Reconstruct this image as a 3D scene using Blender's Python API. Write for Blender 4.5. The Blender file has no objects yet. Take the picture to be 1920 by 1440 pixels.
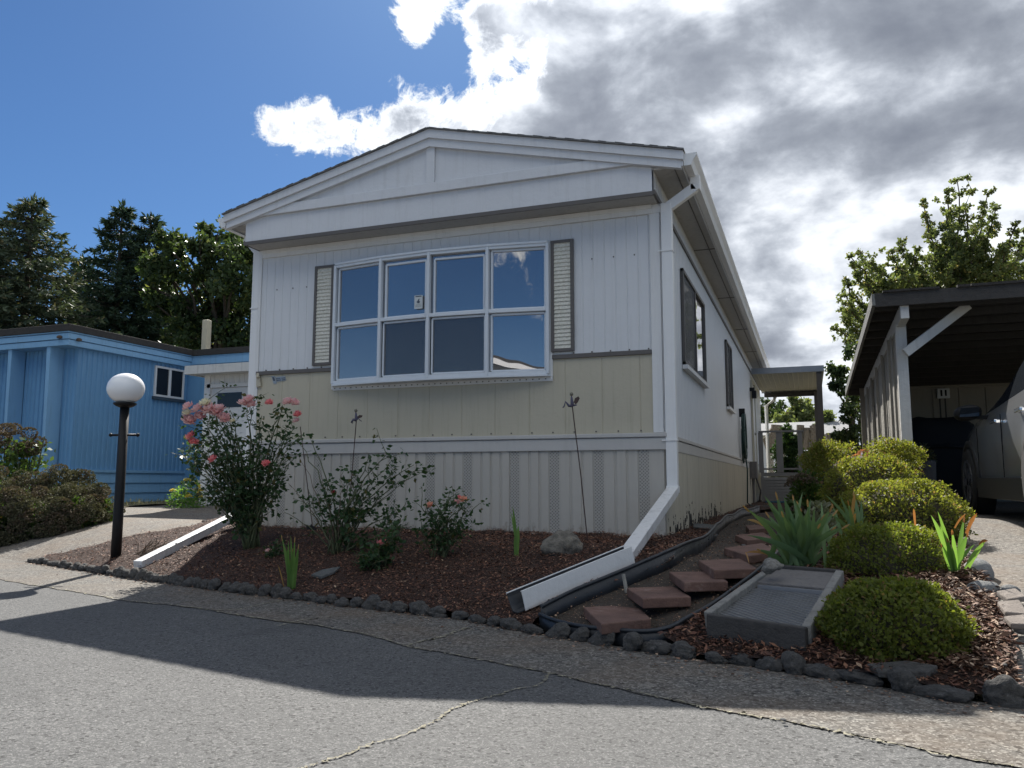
import bpy, bmesh, math, random
import numpy as np
from mathutils import Vector, Matrix, Euler
from mathutils.geometry import delaunay_2d_cdt
from mathutils import noise as mnoise
from math import radians as R, sin, cos, pi

# ------------------------------------------------------------------ camera
CAM = np.array([1.154, -6.854, 0.8])
MC = np.array([[0.93753037, 0.3479023, 0.00089552], [0.04128078, -0.11379897, 0.99264580],
               [-0.34544566, 0.93059862, 0.12105166]])       # rows: right, up, forward
FP = 1490.0                                                  # focal length in pixels of a 1920 wide frame
sc = bpy.context.scene
COL = sc.collection
cam = bpy.data.cameras.new("camera"); camo = bpy.data.objects.new("camera", cam); COL.objects.link(camo)
cam.sensor_width = 36; cam.lens = 36 * FP / 1920; cam.clip_start = .05; cam.clip_end = 3000
m4 = Matrix.Identity(4)
for i in range(3):
    m4[i][0] = MC[0][i]; m4[i][1] = MC[1][i]; m4[i][2] = -MC[2][i]; m4[i][3] = CAM[i]
camo.matrix_world = m4
sc.camera = camo
sc.view_settings.view_transform = 'Standard'; sc.view_settings.look = 'None'
sc.view_settings.exposure = 0.92; sc.view_settings.gamma = 1.0

# ------------------------------------------------------------------ sun
SUN_AZ, SUN_EL = -22.9, 45.0
sdir = Vector((sin(R(SUN_AZ)) * cos(R(SUN_EL)), cos(R(SUN_AZ)) * cos(R(SUN_EL)), sin(R(SUN_EL))))
sl = bpy.data.lights.new("sun", 'SUN'); sl.energy = 5.0; sl.angle = R(.5); sl.color = (1, .955, .88)
so = bpy.data.objects.new("sun", sl); COL.objects.link(so)
so.rotation_euler = sdir.to_track_quat('Z', 'Y').to_euler()

def pxdir(u, v):
    d = MC.T @ np.array([(u - 960) / FP, -(v - 720) / FP, 1.0]); return d / np.linalg.norm(d)

# ------------------------------------------------------------------ node helper
class G:
    def __init__(s, tree): s.t = tree; s.n = tree.nodes; s.l = tree.links
    def new(s, typ, **kw):
        n = s.n.new(typ)
        for k, v in kw.items(): setattr(n, k, v)
        return n
    def put(s, sock, v):
        if isinstance(v, bpy.types.NodeSocket): s.l.new(v, sock)
        elif v is not None:
            if hasattr(sock.default_value, '__len__') and len(sock.default_value) == 4 and len(v) == 3: v = (*v, 1)
            sock.default_value = v
    def m(s, op, a, b=None, c=None, clamp=False):
        n = s.new('ShaderNodeMath', operation=op); n.use_clamp = clamp
        s.put(n.inputs[0], a); s.put(n.inputs[1], b) if b is not None else 0
        if c is not None: s.put(n.inputs[2], c)
        return n.outputs[0]
    def vm(s, op, a, b=None, out=0):
        n = s.new('ShaderNodeVectorMath', operation=op); s.put(n.inputs[0], a)
        if b is not None: s.put(n.inputs[1], b)
        return n.outputs[out]
    def noise(s, vec, scale, detail=4, rough=.55, lac=2.0, dist=0.0, col=False):
        n = s.new('ShaderNodeTexNoise'); s.put(n.inputs['Vector'], vec); s.put(n.inputs['Scale'], scale)
        n.inputs['Detail'].default_value = detail; n.inputs['Roughness'].default_value = rough
        n.inputs['Lacunarity'].default_value = lac; n.inputs['Distortion'].default_value = dist
        return n.outputs['Color' if col else 'Fac']
    def voro(s, vec, scale, feature='F1', out='Distance', rnd=1.0):
        n = s.new('ShaderNodeTexVoronoi', feature=feature); s.put(n.inputs['Vector'], vec); n.inputs['Scale'].default_value = scale
        n.inputs['Randomness'].default_value = rnd
        return n.outputs[out]
    def ramp(s, fac, stops, interp='LINEAR'):
        n = s.new('ShaderNodeValToRGB'); s.put(n.inputs[0], fac); r = n.color_ramp; r.interpolation = interp
        while len(r.elements) < len(stops): r.elements.new(.5)
        for e, (p, c) in zip(r.elements, stops):
            e.position = p; e.color = (*c, 1) if hasattr(c, '__len__') else (c, c, c, 1)
        return n.outputs[0]
    def mr(s, v, a, b, c=0.0, d=1.0, smooth=False):
        n = s.new('ShaderNodeMapRange'); s.put(n.inputs[0], v)
        if smooth: n.interpolation_type = 'SMOOTHSTEP'
        for i, x in enumerate((a, b, c, d)): s.put(n.inputs[i + 1], x)
        return n.outputs[0]
    def mix(s, f, a, b, blend='MIX'):
        n = s.new('ShaderNodeMix', data_type='RGBA', blend_type=blend); s.put(n.inputs[0], f); s.put(n.inputs[6], a); s.put(n.inputs[7], b)
        return n.outputs[2]
    def scale(s, vec, v):
        return s.vm('MULTIPLY', vec, v)

# ------------------------------------------------------------------ world: Nishita sky with clouds by direction
W = bpy.data.worlds.new("World"); sc.world = W; W.use_nodes = True
g = G(W.node_tree); g.n.clear()
wo = g.new('ShaderNodeOutputWorld'); bg = g.new('ShaderNodeBackground')
sky = g.new('ShaderNodeTexSky', sky_type='NISHITA'); sky.sun_disc = False
sky.sun_elevation = R(SUN_EL); sky.sun_rotation = R(SUN_AZ); sky.air_density = 1.0; sky.dust_density = .4; sky.ozone_density = 2.5
SKYS = .040; SKYT = (.52, .80, 1.12); CLOUDS = .62
tc = g.new('ShaderNodeTexCoord'); D = g.vm('NORMALIZE', tc.outputs['Generated'])
sx = g.new('ShaderNodeSeparateXYZ'); g.put(sx.inputs[0], D)
dz = g.m('MAXIMUM', sx.outputs[2], 0.0)
den = g.m('ADD', dz, .22)
cb = g.new('ShaderNodeCombineXYZ'); g.put(cb.inputs[0], g.m('DIVIDE', sx.outputs[0], den)); g.put(cb.inputs[1], g.m('DIVIDE', sx.outputs[1], den)); g.put(cb.inputs[2], 3.7)
PL = cb.outputs[0]
def blob(u, v, k, amp):
    c = pxdir(u, v); d = g.vm('DOT_PRODUCT', D, tuple(c), out=1)
    e = g.m('POWER', 2.718, g.m('MULTIPLY', g.m('SUBTRACT', d, 1.0), k))
    return g.m('MULTIPLY', e, amp)
bias = -.40
bl = [(1560, 60, 16, .55), (1950, 300, 14, .60), (1250, 170, 60, .36), (1450, 430, 30, .42), (1700, 640, 30, .40), (2300, 500, 8, .5), (1500, 640, 60, .25),
      (1150, 90, 160, .22), (1090, 200, 220, .28), (880, 70, 260, -.55), (760, 130, 500, -.2), (960, 245, 420, .40), (850, 235, 520, .44), (740, 245, 500, .50), (640, 255, 800, .36), (570, 238, 900, .46), (505, 245, 1800, .36),
      (790, 28, 1100, .84), (750, 62, 3000, .36), (915, 40, 1500, .66), (893, 118, 2600, .62), (735, 135, 6000, .36), (985, 35, 1500, .40), (2600, -600, 3, .3),
      (60, 260, 25, -.3), (930, 140, 500, -.42), (850, 95, 2600, -.3), (700, 105, 1100, -.34), (560, 120, 300, -.12), (1010, 120, 3000, -.2), (1475, 562, 9000, -.95), (1447, 662, 6000, -.7), (1510, 645, 9000, -.5), (1895, 370, 6000, -.35)]
acc = bias
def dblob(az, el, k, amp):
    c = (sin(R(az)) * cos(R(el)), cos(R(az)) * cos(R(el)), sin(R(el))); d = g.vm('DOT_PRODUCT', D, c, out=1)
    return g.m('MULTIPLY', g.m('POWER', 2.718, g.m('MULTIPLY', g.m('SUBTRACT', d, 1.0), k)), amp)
for b_ in ((180, 62, 7, .75), (120, 55, 9, .65), (240, 58, 9, .65), (90, 40, 12, .6), (184, 19, 600, .48), (181, 11, 1400, .38), (196, 21, 900, .34)): acc = g.m('ADD', dblob(*b_), acc)  # high ones: unseen clouds added to brighten the shade; low ones mirror in glass
for b_ in bl: acc = g.m('ADD', blob(*b_), acc)
n1 = g.noise(PL, 2.1, 12, .62, 2.1, .35); n2 = g.noise(D, 9.0, 13, .64, 2.15, .45)
DS = g.scale(D, (1, 1, 1.5))
n3 = g.noise(g.vm('ADD', DS, (5.2, 1.3, 0)), 7.5, 9, .55, 2.0, .15)
n4 = g.noise(g.vm('ADD', PL, (1.2, 7.3, 0)), 4.0, 9, .55, 2.0, .1)
dn = g.m('ADD', g.m('MULTIPLY', g.m('SUBTRACT', n1, .5), .35), g.m('MULTIPLY', g.m('SUBTRACT', n2, .5), 1.7))
n5 = g.noise(D, 26.0, 9, .68, 2.1, .9)
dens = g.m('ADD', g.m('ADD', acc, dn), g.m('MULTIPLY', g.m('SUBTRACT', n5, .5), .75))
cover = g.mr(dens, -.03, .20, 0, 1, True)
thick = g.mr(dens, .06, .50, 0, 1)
toSun = g.vm('DOT_PRODUCT', D, tuple(sdir), out=1)
glow = g.m('POWER', g.m('MAXIMUM', toSun, 0.0), 20.0)
lows = g.mr(sx.outputs[2], .05, .36, .22, 0, True)
tv = g.m('ADD', g.m('MULTIPLY', thick, .66), g.m('MULTIPLY', g.m('SUBTRACT', n3, .5), 2.2))
tv = g.m('ADD', tv, g.m('MULTIPLY', g.m('SUBTRACT', n4, .5), 1.0))
tv = g.m('SUBTRACT', tv, g.m('ADD', g.m('MULTIPLY', glow, .42), lows))
for (u_, v_, k_, a_) in ((1250, 300, 90, .22), (1100, 70, 160, -.22), (790, 60, 120, -.40), (1400, 40, 260, -.34), (1580, 330, 240, -.26), (1480, 520, 90, -.34), (1700, 250, 300, -.16), (1750, 60, 300, -.10), (1880, 330, 300, -.30), (1700, 180, 60, .10), (1620, 240, 400, .12)): tv = g.m('ADD', tv, blob(u_, v_, k_, a_))
tv = g.m('SUBTRACT', tv, g.mr(sx.outputs[1], -.05, -.35, 0, .75, True))  # clouds behind the camera whitened to add fill light on shaded sides
ccol = g.ramp(tv, [(0, (1.0, 1.03, 1.08)), (.16, (.80, .84, .90)), (.36, (.50, .54, .61)), (.60, (.30, .33, .385)), (1, (.19, .213, .265))], 'B_SPLINE')
ccol = g.vm('SCALE', ccol, None); ccn = ccol.node; g.put(ccn.inputs[3], g.m('ADD', CLOUDS, g.m('MULTIPLY', glow, .16)))
skc = g.mix(1.0, sky.outputs[0], SKYT, 'MULTIPLY')
skn = g.vm('SCALE', skc, None); skn.node.inputs[3].default_value = SKYS
hz = g.mr(sx.outputs[2], 0.0, .22, .45, 0, True)
skh = g.mix(hz, skn, (.26, .38, .56))
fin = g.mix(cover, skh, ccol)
low = g.mr(sx.outputs[2], -.02, 0.0, 0, 1)
fin = g.mix(low, (.12, .13, .12), fin)
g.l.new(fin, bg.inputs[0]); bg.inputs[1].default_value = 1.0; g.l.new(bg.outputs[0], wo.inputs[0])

# ------------------------------------------------------------------ pixel helpers, terrain
def ray(u, v): return MC.T @ np.array([(u - 960) / FP, -(v - 720) / FP, 1.0])
def ont(u, v, n): return Vector(CAM + ray(u, v) * n)
def onz(u, v, z): d = ray(u, v); return Vector(CAM + d * ((z - CAM[2]) / d[2]))
def ony(u, v, y): d = ray(u, v); return Vector(CAM + d * ((y - CAM[1]) / d[1]))
def onx(u, v, x): d = ray(u, v); return Vector(CAM + d * ((x - CAM[0]) / d[0]))
EDG = [(58, 1056), (270, 1090), (480, 1118), (680, 1142), (870, 1165), (1060, 1200), (1300, 1240), (1500, 1268), (1640, 1292), (1800, 1318), (1910, 1330)]
EDP = np.array([onz(u, v, 0)[:2] for u, v in EDG])
ex = np.concatenate([[-60], EDP[:, 0], [60]]); ey = np.concatenate([[EDP[0, 1] + .33 * 54], EDP[:, 1], [EDP[-1, 1] - .33 * 58]])
def ye(x): return np.interp(x, ex, ey)
def sm(t): t = np.clip(t, 0, 1); return t * t * (3 - 2 * t)
def H(x, y):
    s = (y - ye(x)) * .95
    t = np.clip(s / 1.55, 0, 1)
    h = .31 * (1 - (1 - t) ** 1.5)
    h = h + .14 * sm((y + 1) / 2.5) * sm((x - 1.2) / .9) + .08 * sm((-x - 5) / 3) * sm(y / 4)
    return np.where(s > 0, h, 0.0) + 0.0
def hit(u, v, dz=0.0):
    d = ray(u, v); a, b = 1.0, 80.0; prev = a
    for k in range(1, 800):
        n = 1.0 * (80 ** (k / 800)); p = CAM + d * n
        if p[2] < H(p[0], p[1]) + dz: b = n; break
        prev = n
    a = prev
    for _ in range(30):
        n = (a + b) / 2; p = CAM + d * n
        if p[2] < H(p[0], p[1]) + dz: b = n
        else: a = n
    return Vector(CAM + d * b)

# ------------------------------------------------------------------ mesh helpers
def base_mat(name):
    m = bpy.data.materials.new(name); m.use_nodes = True
    return m, G(m.node_tree), m.node_tree.nodes['Principled BSDF']
def bump(g, b, h, dist=.01, strength=1.0):
    n = g.new('ShaderNodeBump'); n.inputs['Distance'].default_value = dist; n.inputs['Strength'].default_value = strength
    g.put(n.inputs['Height'], h); g.l.new(n.outputs[0], b.inputs['Normal'])
def ocoord(g): return g.new('ShaderNodeTexCoord').outputs['Object']
def paint(name, col, rough=.5, var=.12, streak=.15, dirt=(.12, .11, .09), bmp=.0015, metal=0, spec=.4, scale=3.0):
    m, g, b = base_mat(name); o = ocoord(g)
    v = g.noise(o, scale, 5, .6)
    c = g.mix(g.mr(v, .3, .7, 0, var), col, tuple(x * .72 for x in col))
    if streak:
        s = g.noise(g.scale(o, (9, 9, .55)), 2.2, 5, .65); f = g.mr(s, .52, .82, 0, streak)
        c = g.mix(f, c, dirt)
        s2 = g.noise(o, 38, 3, .7); c = g.mix(g.mr(s2, .66, .76, 0, streak * .7), c, dirt)
    g.put(b.inputs['Base Color'], c); b.inputs['Roughness'].default_value = rough; b.inputs['Metallic'].default_value = metal
    b.inputs['Specular IOR Level'].default_value = spec
    if bmp: bump(g, b, g.noise(o, 14, 5, .65), bmp * 3)
    return m
def flat(name, col, rough=.5, metal=0, spec=.5):
    m, g, b = base_mat(name); o = ocoord(g)
    c = g.mix(g.mr(g.noise(o, 12, 4, .6), .3, .7, 0, .25), col, tuple(x * .7 for x in col))
    g.put(b.inputs['Base Color'], c); b.inputs['Roughness'].default_value = rough; b.inputs['Metallic'].default_value = metal
    b.inputs['Specular IOR Level'].default_value = spec
    return m
def leafmat(name, c1, c2, c3=None, trans=.45, rough=.4, p3=.06, tm=(1.6, 1.6, .8)):
    m, g, b = base_mat(name)
    r = g.new('ShaderNodeNewGeometry').outputs['Random Per Island']
    o = ocoord(g); v = g.noise(o, 2.3, 3, .6)
    f = g.m('ADD', g.m('MULTIPLY', r, .7), g.m('MULTIPLY', v, .5), clamp=True)
    c = g.mix(f, c1, c2)
    if c3: c = g.mix(g.m('GREATER_THAN', r, 1 - p3), c, c3)
    g.put(b.inputs['Base Color'], c); b.inputs['Roughness'].default_value = rough + .08; b.inputs['Specular IOR Level'].default_value = .22
    t = g.new('ShaderNodeBsdfTranslucent'); g.put(t.inputs[0], g.mix(1.0, c, tm, 'MULTIPLY'))
    ms = g.new('ShaderNodeMixShader'); ms.inputs[0].default_value = trans
    g.l.new(b.outputs[0], ms.inputs[1]); g.l.new(t.outputs[0], ms.inputs[2])
    g.l.new(ms.outputs[0], g.n['Material Output'].inputs[0])
    return m

def tag(o, label=None, cat=None, group=None, kind=None):
    if label: o['label'] = label
    if cat: o['category'] = cat
    if group: o['group'] = group
    if kind: o['kind'] = kind
    return o
ROOTLOC = {}
def thing(name, loc, label, cat, group=None):
    o = bpy.data.objects.new(name, None); COL.objects.link(o); o.location = loc; o.empty_display_size = .1
    ROOTLOC[o] = Vector(loc)
    return tag(o, label, cat, group)
def link(name, me, mat, parent=None, smooth=False):
    o = bpy.data.objects.new(name, me); COL.objects.link(o)
    if mat is not None:
        for mm in (mat if isinstance(mat, (list, tuple)) else [mat]): me.materials.append(mm)
    if smooth:
        me.polygons.foreach_set('use_smooth', [True] * len(me.polygons))
    if parent is not None:
        o.parent = parent
        o.matrix_parent_inverse = Matrix.Translation(-ROOTLOC.get(parent, Vector((0, 0, 0)))) if parent in ROOTLOC else Matrix.Identity(4)
    return o
class MB:
    def __init__(s): s.v = []; s.f = []; s.mi = []; s.cur = 0
    def add(s, vs, fs):
        k = len(s.v); s.v += [tuple(v) for v in vs]; s.f += [tuple(i + k for i in f) for f in fs]; s.mi += [s.cur] * len(fs); return s
    def box(s, x0, x1, y0, y1, z0, z1):
        v = [(x0, y0, z0), (x1, y0, z0), (x1, y1, z0), (x0, y1, z0), (x0, y0, z1), (x1, y0, z1), (x1, y1, z1), (x0, y1, z1)]
        return s.add(v, [(0, 3, 2, 1), (4, 5, 6, 7), (0, 1, 5, 4), (1, 2, 6, 5), (2, 3, 7, 6), (3, 0, 4, 7)])
    def hexa(s, b, t):          # bottom 4, top 4
        return s.add(list(b) + list(t), [(0, 3, 2, 1), (4, 5, 6, 7), (0, 1, 5, 4), (1, 2, 6, 5), (2, 3, 7, 6), (3, 0, 4, 7)])
    def prism(s, poly, d):      # polygon (3D points) pushed by vector d
        d = Vector(d); n = len(poly); P = [Vector(p) for p in poly]
        return s.add(P + [p + d for p in P], [tuple(range(n))[::-1], tuple(range(n, 2 * n))] + [(i, (i + 1) % n, n + (i + 1) % n, n + i) for i in range(n)])
    def tube(s, pts, r, seg=8, cap=True, flat_=None):
        P = [Vector(p) for p in pts]; n = len(P); r = r if hasattr(r, '__len__') else [r] * n; vs = []
        up = Vector((0, 0, 1))
        for i in range(n):
            t = (P[min(i + 1, n - 1)] - P[max(i - 1, 0)]).normalized()
            a = t.cross(up if abs(t.z) < .95 else Vector((0, 1, 0))).normalized(); b = t.cross(a)
            for k in range(seg):
                q = 2 * pi * k / seg; vs.append(P[i] + (a * cos(q) + b * sin(q)) * r[i])
        fs = [(i * seg + k, i * seg + (k + 1) % seg, (i + 1) * seg + (k + 1) % seg, (i + 1) * seg + k) for i in range(n - 1) for k in range(seg)]
        if cap: fs += [tuple(range(seg))[::-1], tuple(range((n - 1) * seg, n * seg))]
        return s.add(vs, fs)
    def bar(s, a, b, w, h, up=(0, 0, 1)):    # rectangular bar
        a = Vector(a); b = Vector(b); t = (b - a).normalized(); u = Vector(up)
        x = t.cross(u).normalized() * w / 2; y = x.cross(t).normalized() * h / 2
        return s.hexa([a - x - y, a + x - y, a + x + y, a - x + y], [b - x - y, b + x - y, b + x + y, b - x + y])
    def lathe(s, c, prof, seg=24):
        c = Vector(c); vs = []; n = len(prof)
        for r, z in prof:
            for k in range(seg): q = 2 * pi * k / seg; vs.append((c.x + r * cos(q), c.y + r * sin(q), c.z + z))
        fs = [(i * seg + k, i * seg + (k + 1) % seg, (i + 1) * seg + (k + 1) % seg, (i + 1) * seg + k) for i in range(n - 1) for k in range(seg)]
        return s.add(vs, fs + [tuple(range(seg))[::-1], tuple(range((n - 1) * seg, n * seg))])
    def build(s, name, mat, parent=None, smooth=False, bevel=0):
        me = bpy.data.meshes.new(name); me.from_pydata(s.v, [], s.f)
        bm = bmesh.new(); bm.from_mesh(me)
        bmesh.ops.recalc_face_normals(bm, faces=bm.faces)
        bm.to_mesh(me); bm.free()
        o = link(name, me, mat, parent, smooth)
        if max(s.mi, default=0) > 0: me.polygons.foreach_set('material_index', s.mi)
        if bevel:
            b = o.modifiers.new('bevel', 'BEVEL'); b.width = bevel; b.segments = 2; b.limit_method = 'ANGLE'
        return o
def npmesh(name, V, F, mat, parent=None, smooth=False):
    V = np.asarray(V, float); F = np.asarray(F, int); me = bpy.data.meshes.new(name); k = F.shape[1]
    me.vertices.add(len(V)); me.vertices.foreach_set('co', V.ravel())
    me.loops.add(F.size); me.loops.foreach_set('vertex_index', F.ravel())
    me.polygons.add(len(F)); me.polygons.foreach_set('loop_start', np.arange(0, F.size, k)); me.polygons.foreach_set('loop_total', np.full(len(F), k))
    me.update(calc_edges=True)
    return link(name, me, mat, parent, smooth)
rng = np.random.default_rng(7); rnd = random.Random(7)
def unit(v): return v / np.maximum(np.linalg.norm(v, axis=-1, keepdims=True), 1e-9)
def leafgeo(C, Dr, L, wr, fold=.15, nrm=None):
    """leaf quads: base C, direction Dr, length L, width ratio wr"""
    N = len(C); L = np.broadcast_to(np.asarray(L, float), (N,))[:, None]; Dr = unit(Dr)
    q = unit(rng.normal(size=(N, 3))) if nrm is None else unit(nrm + .001)
    S = unit(np.cross(Dr, q)); U = np.cross(S, Dr)
    A = C; B = C + Dr * L * .5 + S * L * wr * .5 + U * L * fold; T = C + Dr * L; E = C + Dr * L * .5 - S * L * wr * .5 + U * L * fold
    V = np.stack([A, B, T, E], 1).reshape(-1, 3); F = np.arange(4 * N).reshape(N, 4)
    return V, F
def join(parts):
    V = []; F = []; k = 0
    for v, f in parts: V.append(v); F.append(f + k); k += len(v)
    return np.concatenate(V), np.concatenate(F)

def sheet(name, poly, mat, dz, step=.15, kind='structure', bumpf=None, parent=None):
    """draped ground sheet over polygon (list of xy)"""
    P = [Vector((p[0], p[1])) for p in poly]
    # densify outline
    Q = []
    for a, b in zip(P, P[1:] + P[:1]):
        n = max(1, int((b - a).length / step)); n = min(n, 60)
        Q += [a.lerp(b, i / n) for i in range(n)]
    nb = len(Q); xs = [p.x for p in Q]; ys = [p.y for p in Q]
    pa = np.array([[p.x, p.y] for p in Q])
    gx, gy = np.meshgrid(np.arange(min(xs) + step / 2, max(xs), step), np.arange(min(ys) + step / 2, max(ys), step))
    gx = gx.ravel() + rng.uniform(-.2, .2, gx.size) * step; gy = gy.ravel() + rng.uniform(-.2, .2, gy.size) * step
    ins = np.zeros(gx.size, bool); j = nb - 1
    for i in range(nb):
        xi, yi = pa[i]; xj, yj = pa[j]
        c = ((yi > gy) != (yj > gy)) & (gx < (xj - xi) * (gy - yi) / (yj - yi + 1e-12) + xi); ins ^= c; j = i
    pts = Q + [Vector((a, b)) for a, b in zip(gx[ins], gy[ins])]
    vs, es, fs, *_ = delaunay_2d_cdt(pts, [], [list(range(nb))], 1, 1e-5)
    V = np.array([[p.x, p.y] for p in vs]); z = H(V[:, 0], V[:, 1]) + dz
    if bumpf is not None: z = z + bumpf(V[:, 0], V[:, 1])
    me = bpy.data.meshes.new(name); me.from_pydata(np.column_stack([V, z]).tolist(), [], fs); me.update()
    bm = bmesh.new(); bm.from_mesh(me); bmesh.ops.recalc_face_normals(bm, faces=bm.faces)
    if bm.faces and sum(f.normal.z for f in bm.faces) < 0: bmesh.ops.reverse_faces(bm, faces=bm.faces)
    bm.to_mesh(me); bm.free()
    o = link(name, me, mat, parent, True)
    if kind: o['kind'] = kind
    return o
def inpoly(poly, x, y):
    pa = np.array(poly)[:, :2]; ins = np.zeros(len(x), bool); j = len(pa) - 1
    for i in range(len(pa)):
        xi, yi = pa[i]; xj, yj = pa[j]
        ins ^= ((yi > y) != (yj > y)) & (x < (xj - xi) * (y - yi) / (yj - yi + 1e-12) + xi); j = i
    return ins

# ------------------------------------------------------------------ materials
def asphalt(name, dark, mid, light, sc1=85., warm=0.0):
    m, g, b = base_mat(name); o = ocoord(g)
    v = g.new('ShaderNodeTexVoronoi'); g.put(v.inputs['Vector'], g.vm('ADD', o, g.scale(g.noise(o, 30, 2, .5, col=True), (.02, .02, .02)))); v.inputs['Scale'].default_value = sc1
    sep = g.new('ShaderNodeSeparateColor'); g.put(sep.inputs[0], v.outputs['Color'])
    c = g.ramp(sep.outputs[0], [(0, dark), (.35, mid), (.72, mid), (.86, light), (1, tuple(min(1, x * 1.7) for x in light))])
    v2 = g.voro(o, sc1 * .42, out='Color'); s2 = g.new('ShaderNodeSeparateColor'); g.put(s2.inputs[0], v2)
    c = g.mix(g.mr(s2.outputs[1], .86, .9, 0, .65), c, tuple(min(1, x * 1.35) for x in light))
    c = g.mix(g.mr(s2.outputs[2], .93, .95, 0, .8), c, tuple(x * .35 for x in dark))
    big = g.noise(o, .9, 5, .6); c = g.mix(g.mr(big, .3, .7, 0, .40), c, tuple(x * .66 for x in mid))
    st = g.noise(g.vm('ADD', o, (9, 4, 0)), 1.7, 6, .7, 2, .8); c = g.mix(g.mr(st, .60, .72, 0, .45), c, tuple(x * .5 for x in mid))
    pt = g.noise(g.vm('ADD', o, (3, 14, 0)), 3.1, 6, .7, 2, .3); c = g.mix(g.mr(pt, .60, .70, 0, .25), c, tuple(min(1, x * 1.5) for x in mid))
    if warm: c = g.mix(g.mr(g.noise(o, 2.2, 5, .65), .42, .7, 0, warm), c, (.17, .115, .07))
    g.put(b.inputs['Base Color'], c); b.inputs['Roughness'].default_value = .82; b.inputs['Specular IOR Level'].default_value = .3
    hgt = g.m('ADD', g.m('MULTIPLY', sep.outputs[0], .5), g.m('MULTIPLY', g.noise(o, 60, 3, .6), 1.0))
    bump(g, b, hgt, .006, 1.0)
    return m
M_ROAD = asphalt('asphalt', (.066, .066, .065), (.103, .103, .103), (.142, .141, .138), 230.)
M_STRIP = asphalt('old_asphalt', (.048, .044, .040), (.115, .108, .098), (.20, .19, .17), 130, .35)
M_DRIVE = asphalt('driveway_asphalt', (.06, .054, .048), (.145, .132, .118), (.22, .205, .18), 120, .45)
def soilmat(name, a, b_, sc=30, bd=.03):
    m, g, b = base_mat(name); o = ocoord(g)
    c = g.ramp(g.noise(o, sc, 8, .75), [(.25, a), (.75, b_)]); g.put(b.inputs['Base Color'], c); b.inputs['Roughness'].default_value = .95
    bump(g, b, g.noise(o, sc * .8, 8, .8), bd); return m
M_MULCHB = soilmat('mulch_base', (.018, .010, .007), (.075, .036, .022))
M_DIRT = soilmat('path_dirt', (.028, .022, .018), (.095, .078, .062), 45, .02)
M_GRND = soilmat('dry_ground', (.10, .085, .045), (.24, .21, .12), 14, .03)
def chipmat(name, stops):
    m, g, b = base_mat(name); r = g.new('ShaderNodeNewGeometry').outputs['Random Per Island']
    g.put(b.inputs['Base Color'], g.ramp(r, stops)); b.inputs['Roughness'].default_value = .72; b.inputs['Specular IOR Level'].default_value = .35; return m
M_CHIP = chipmat('bark_chip', [(0, (.035, .018, .013)), (.35, (.095, .042, .028)), (.7, (.175, .078, .048)), (.95, (.26, .135, .08)), (1, (.42, .30, .20))])
M_CHIP2 = chipmat('faded_bark_chip', [(0, (.05, .028, .018)), (.4, (.14, .075, .045)), (.75, (.24, .14, .09)), (1, (.48, .36, .25))])
M_DRYG = chipmat('dry_grass', [(0, (.10, .13, .03)), (.4, (.26, .24, .09)), (1, (.48, .42, .22))])
M_WHITE = paint('white_metal_siding', (.66, .67, .68), .42, .16, .20, (.30, .29, .26))
M_WTRIM = paint('white_trim', (.70, .70, .69), .45, .12, .22, (.26, .25, .22))
M_FASCIA = paint('fascia_paint', (.65, .66, .68), .5, .16, .24, (.30, .29, .27))
M_CREAM = paint('cream_siding', (.475, .435, .335), .45, .16, .30, (.20, .18, .12))
M_SKIRT = paint('beige_skirting', (.47, .44, .39), .5, .16, .16, (.22, .20, .17))
nt_ = M_SKIRT.node_tree; g_ = G(nt_); b_s = nt_.nodes['Principled BSDF']; src = b_s.inputs['Base Color'].links[0].from_socket
o_s = ocoord(g_); s_s = g_.new('ShaderNodeSeparateXYZ'); g_.put(s_s.inputs[0], o_s)
f_s = g_.mr(g_.m('ADD', g_.noise(g_.scale(o_s, (6, 6, 3)), 2.5, 6, .7), g_.mr(s_s.outputs[2], .30, .52, .22, -.35)), .50, .72, 0, .75)
g_.put(b_s.inputs['Base Color'], g_.mix(f_s, src, (.15, .11, .08)))
M_BELT = paint('belt_trim', (.50, .485, .46), .5, .12, .16, (.2, .19, .17))
M_BROWN = paint('brown_trim', (.115, .105, .098), .5, .15, .1, (.2, .19, .18))
M_ALU = paint('window_aluminium', (.62, .66, .70), .35, .10, .10, (.25, .25, .25), spec=.6)
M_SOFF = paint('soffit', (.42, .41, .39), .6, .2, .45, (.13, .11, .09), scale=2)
M_ROOF = soilmat('shingle', (.10, .10, .10), (.24, .24, .24), 25, .01)
M_PVC = paint('white_downspout', (.74, .74, .73), .32, .08, .12, (.35, .33, .28), spec=.5)
M_BLUE = paint('blue_siding', (.15, .33, .54), .45, .22, .30, (.08, .12, .16))
M_BLUEL = paint('pale_blue_trim', (.22, .42, .63), .5, .2, .30, (.10, .12, .12))
M_TAR = soilmat('tar_edge', (.022, .020, .020), (.06, .055, .05), 20, .01)
M_SHED = paint('shed_white', (.62, .63, .63), .5, .15, .2, (.3, .28, .24))
M_BLK = flat('black_metal', (.010, .010, .011), .5, 0, .25)
M_PLAST = paint('black_plastic', (.020, .024, .030), .42, .2, .10, (.06, .06, .06))
M_GREYW = paint('grey_wood', (.16, .15, .145), .8, .4, .5, (.04, .04, .035), .006)
M_WEATH = paint('weathered_white_wood', (.22, .215, .20), .8, .4, .75, (.05, .045, .04), .006, scale=8)
M_DARKW = paint('dark_deck_wood', (.055, .052, .050), .85, .4, .5, (.02, .02, .02), .005)
M_CARW = paint('grey_siding_wood', (.33, .315, .28), .8, .3, .5, (.10, .085, .065), .006)
M_POST = paint('white_post', (.60, .60, .585), .6, .15, .35, (.22, .2, .17), .004)
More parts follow.
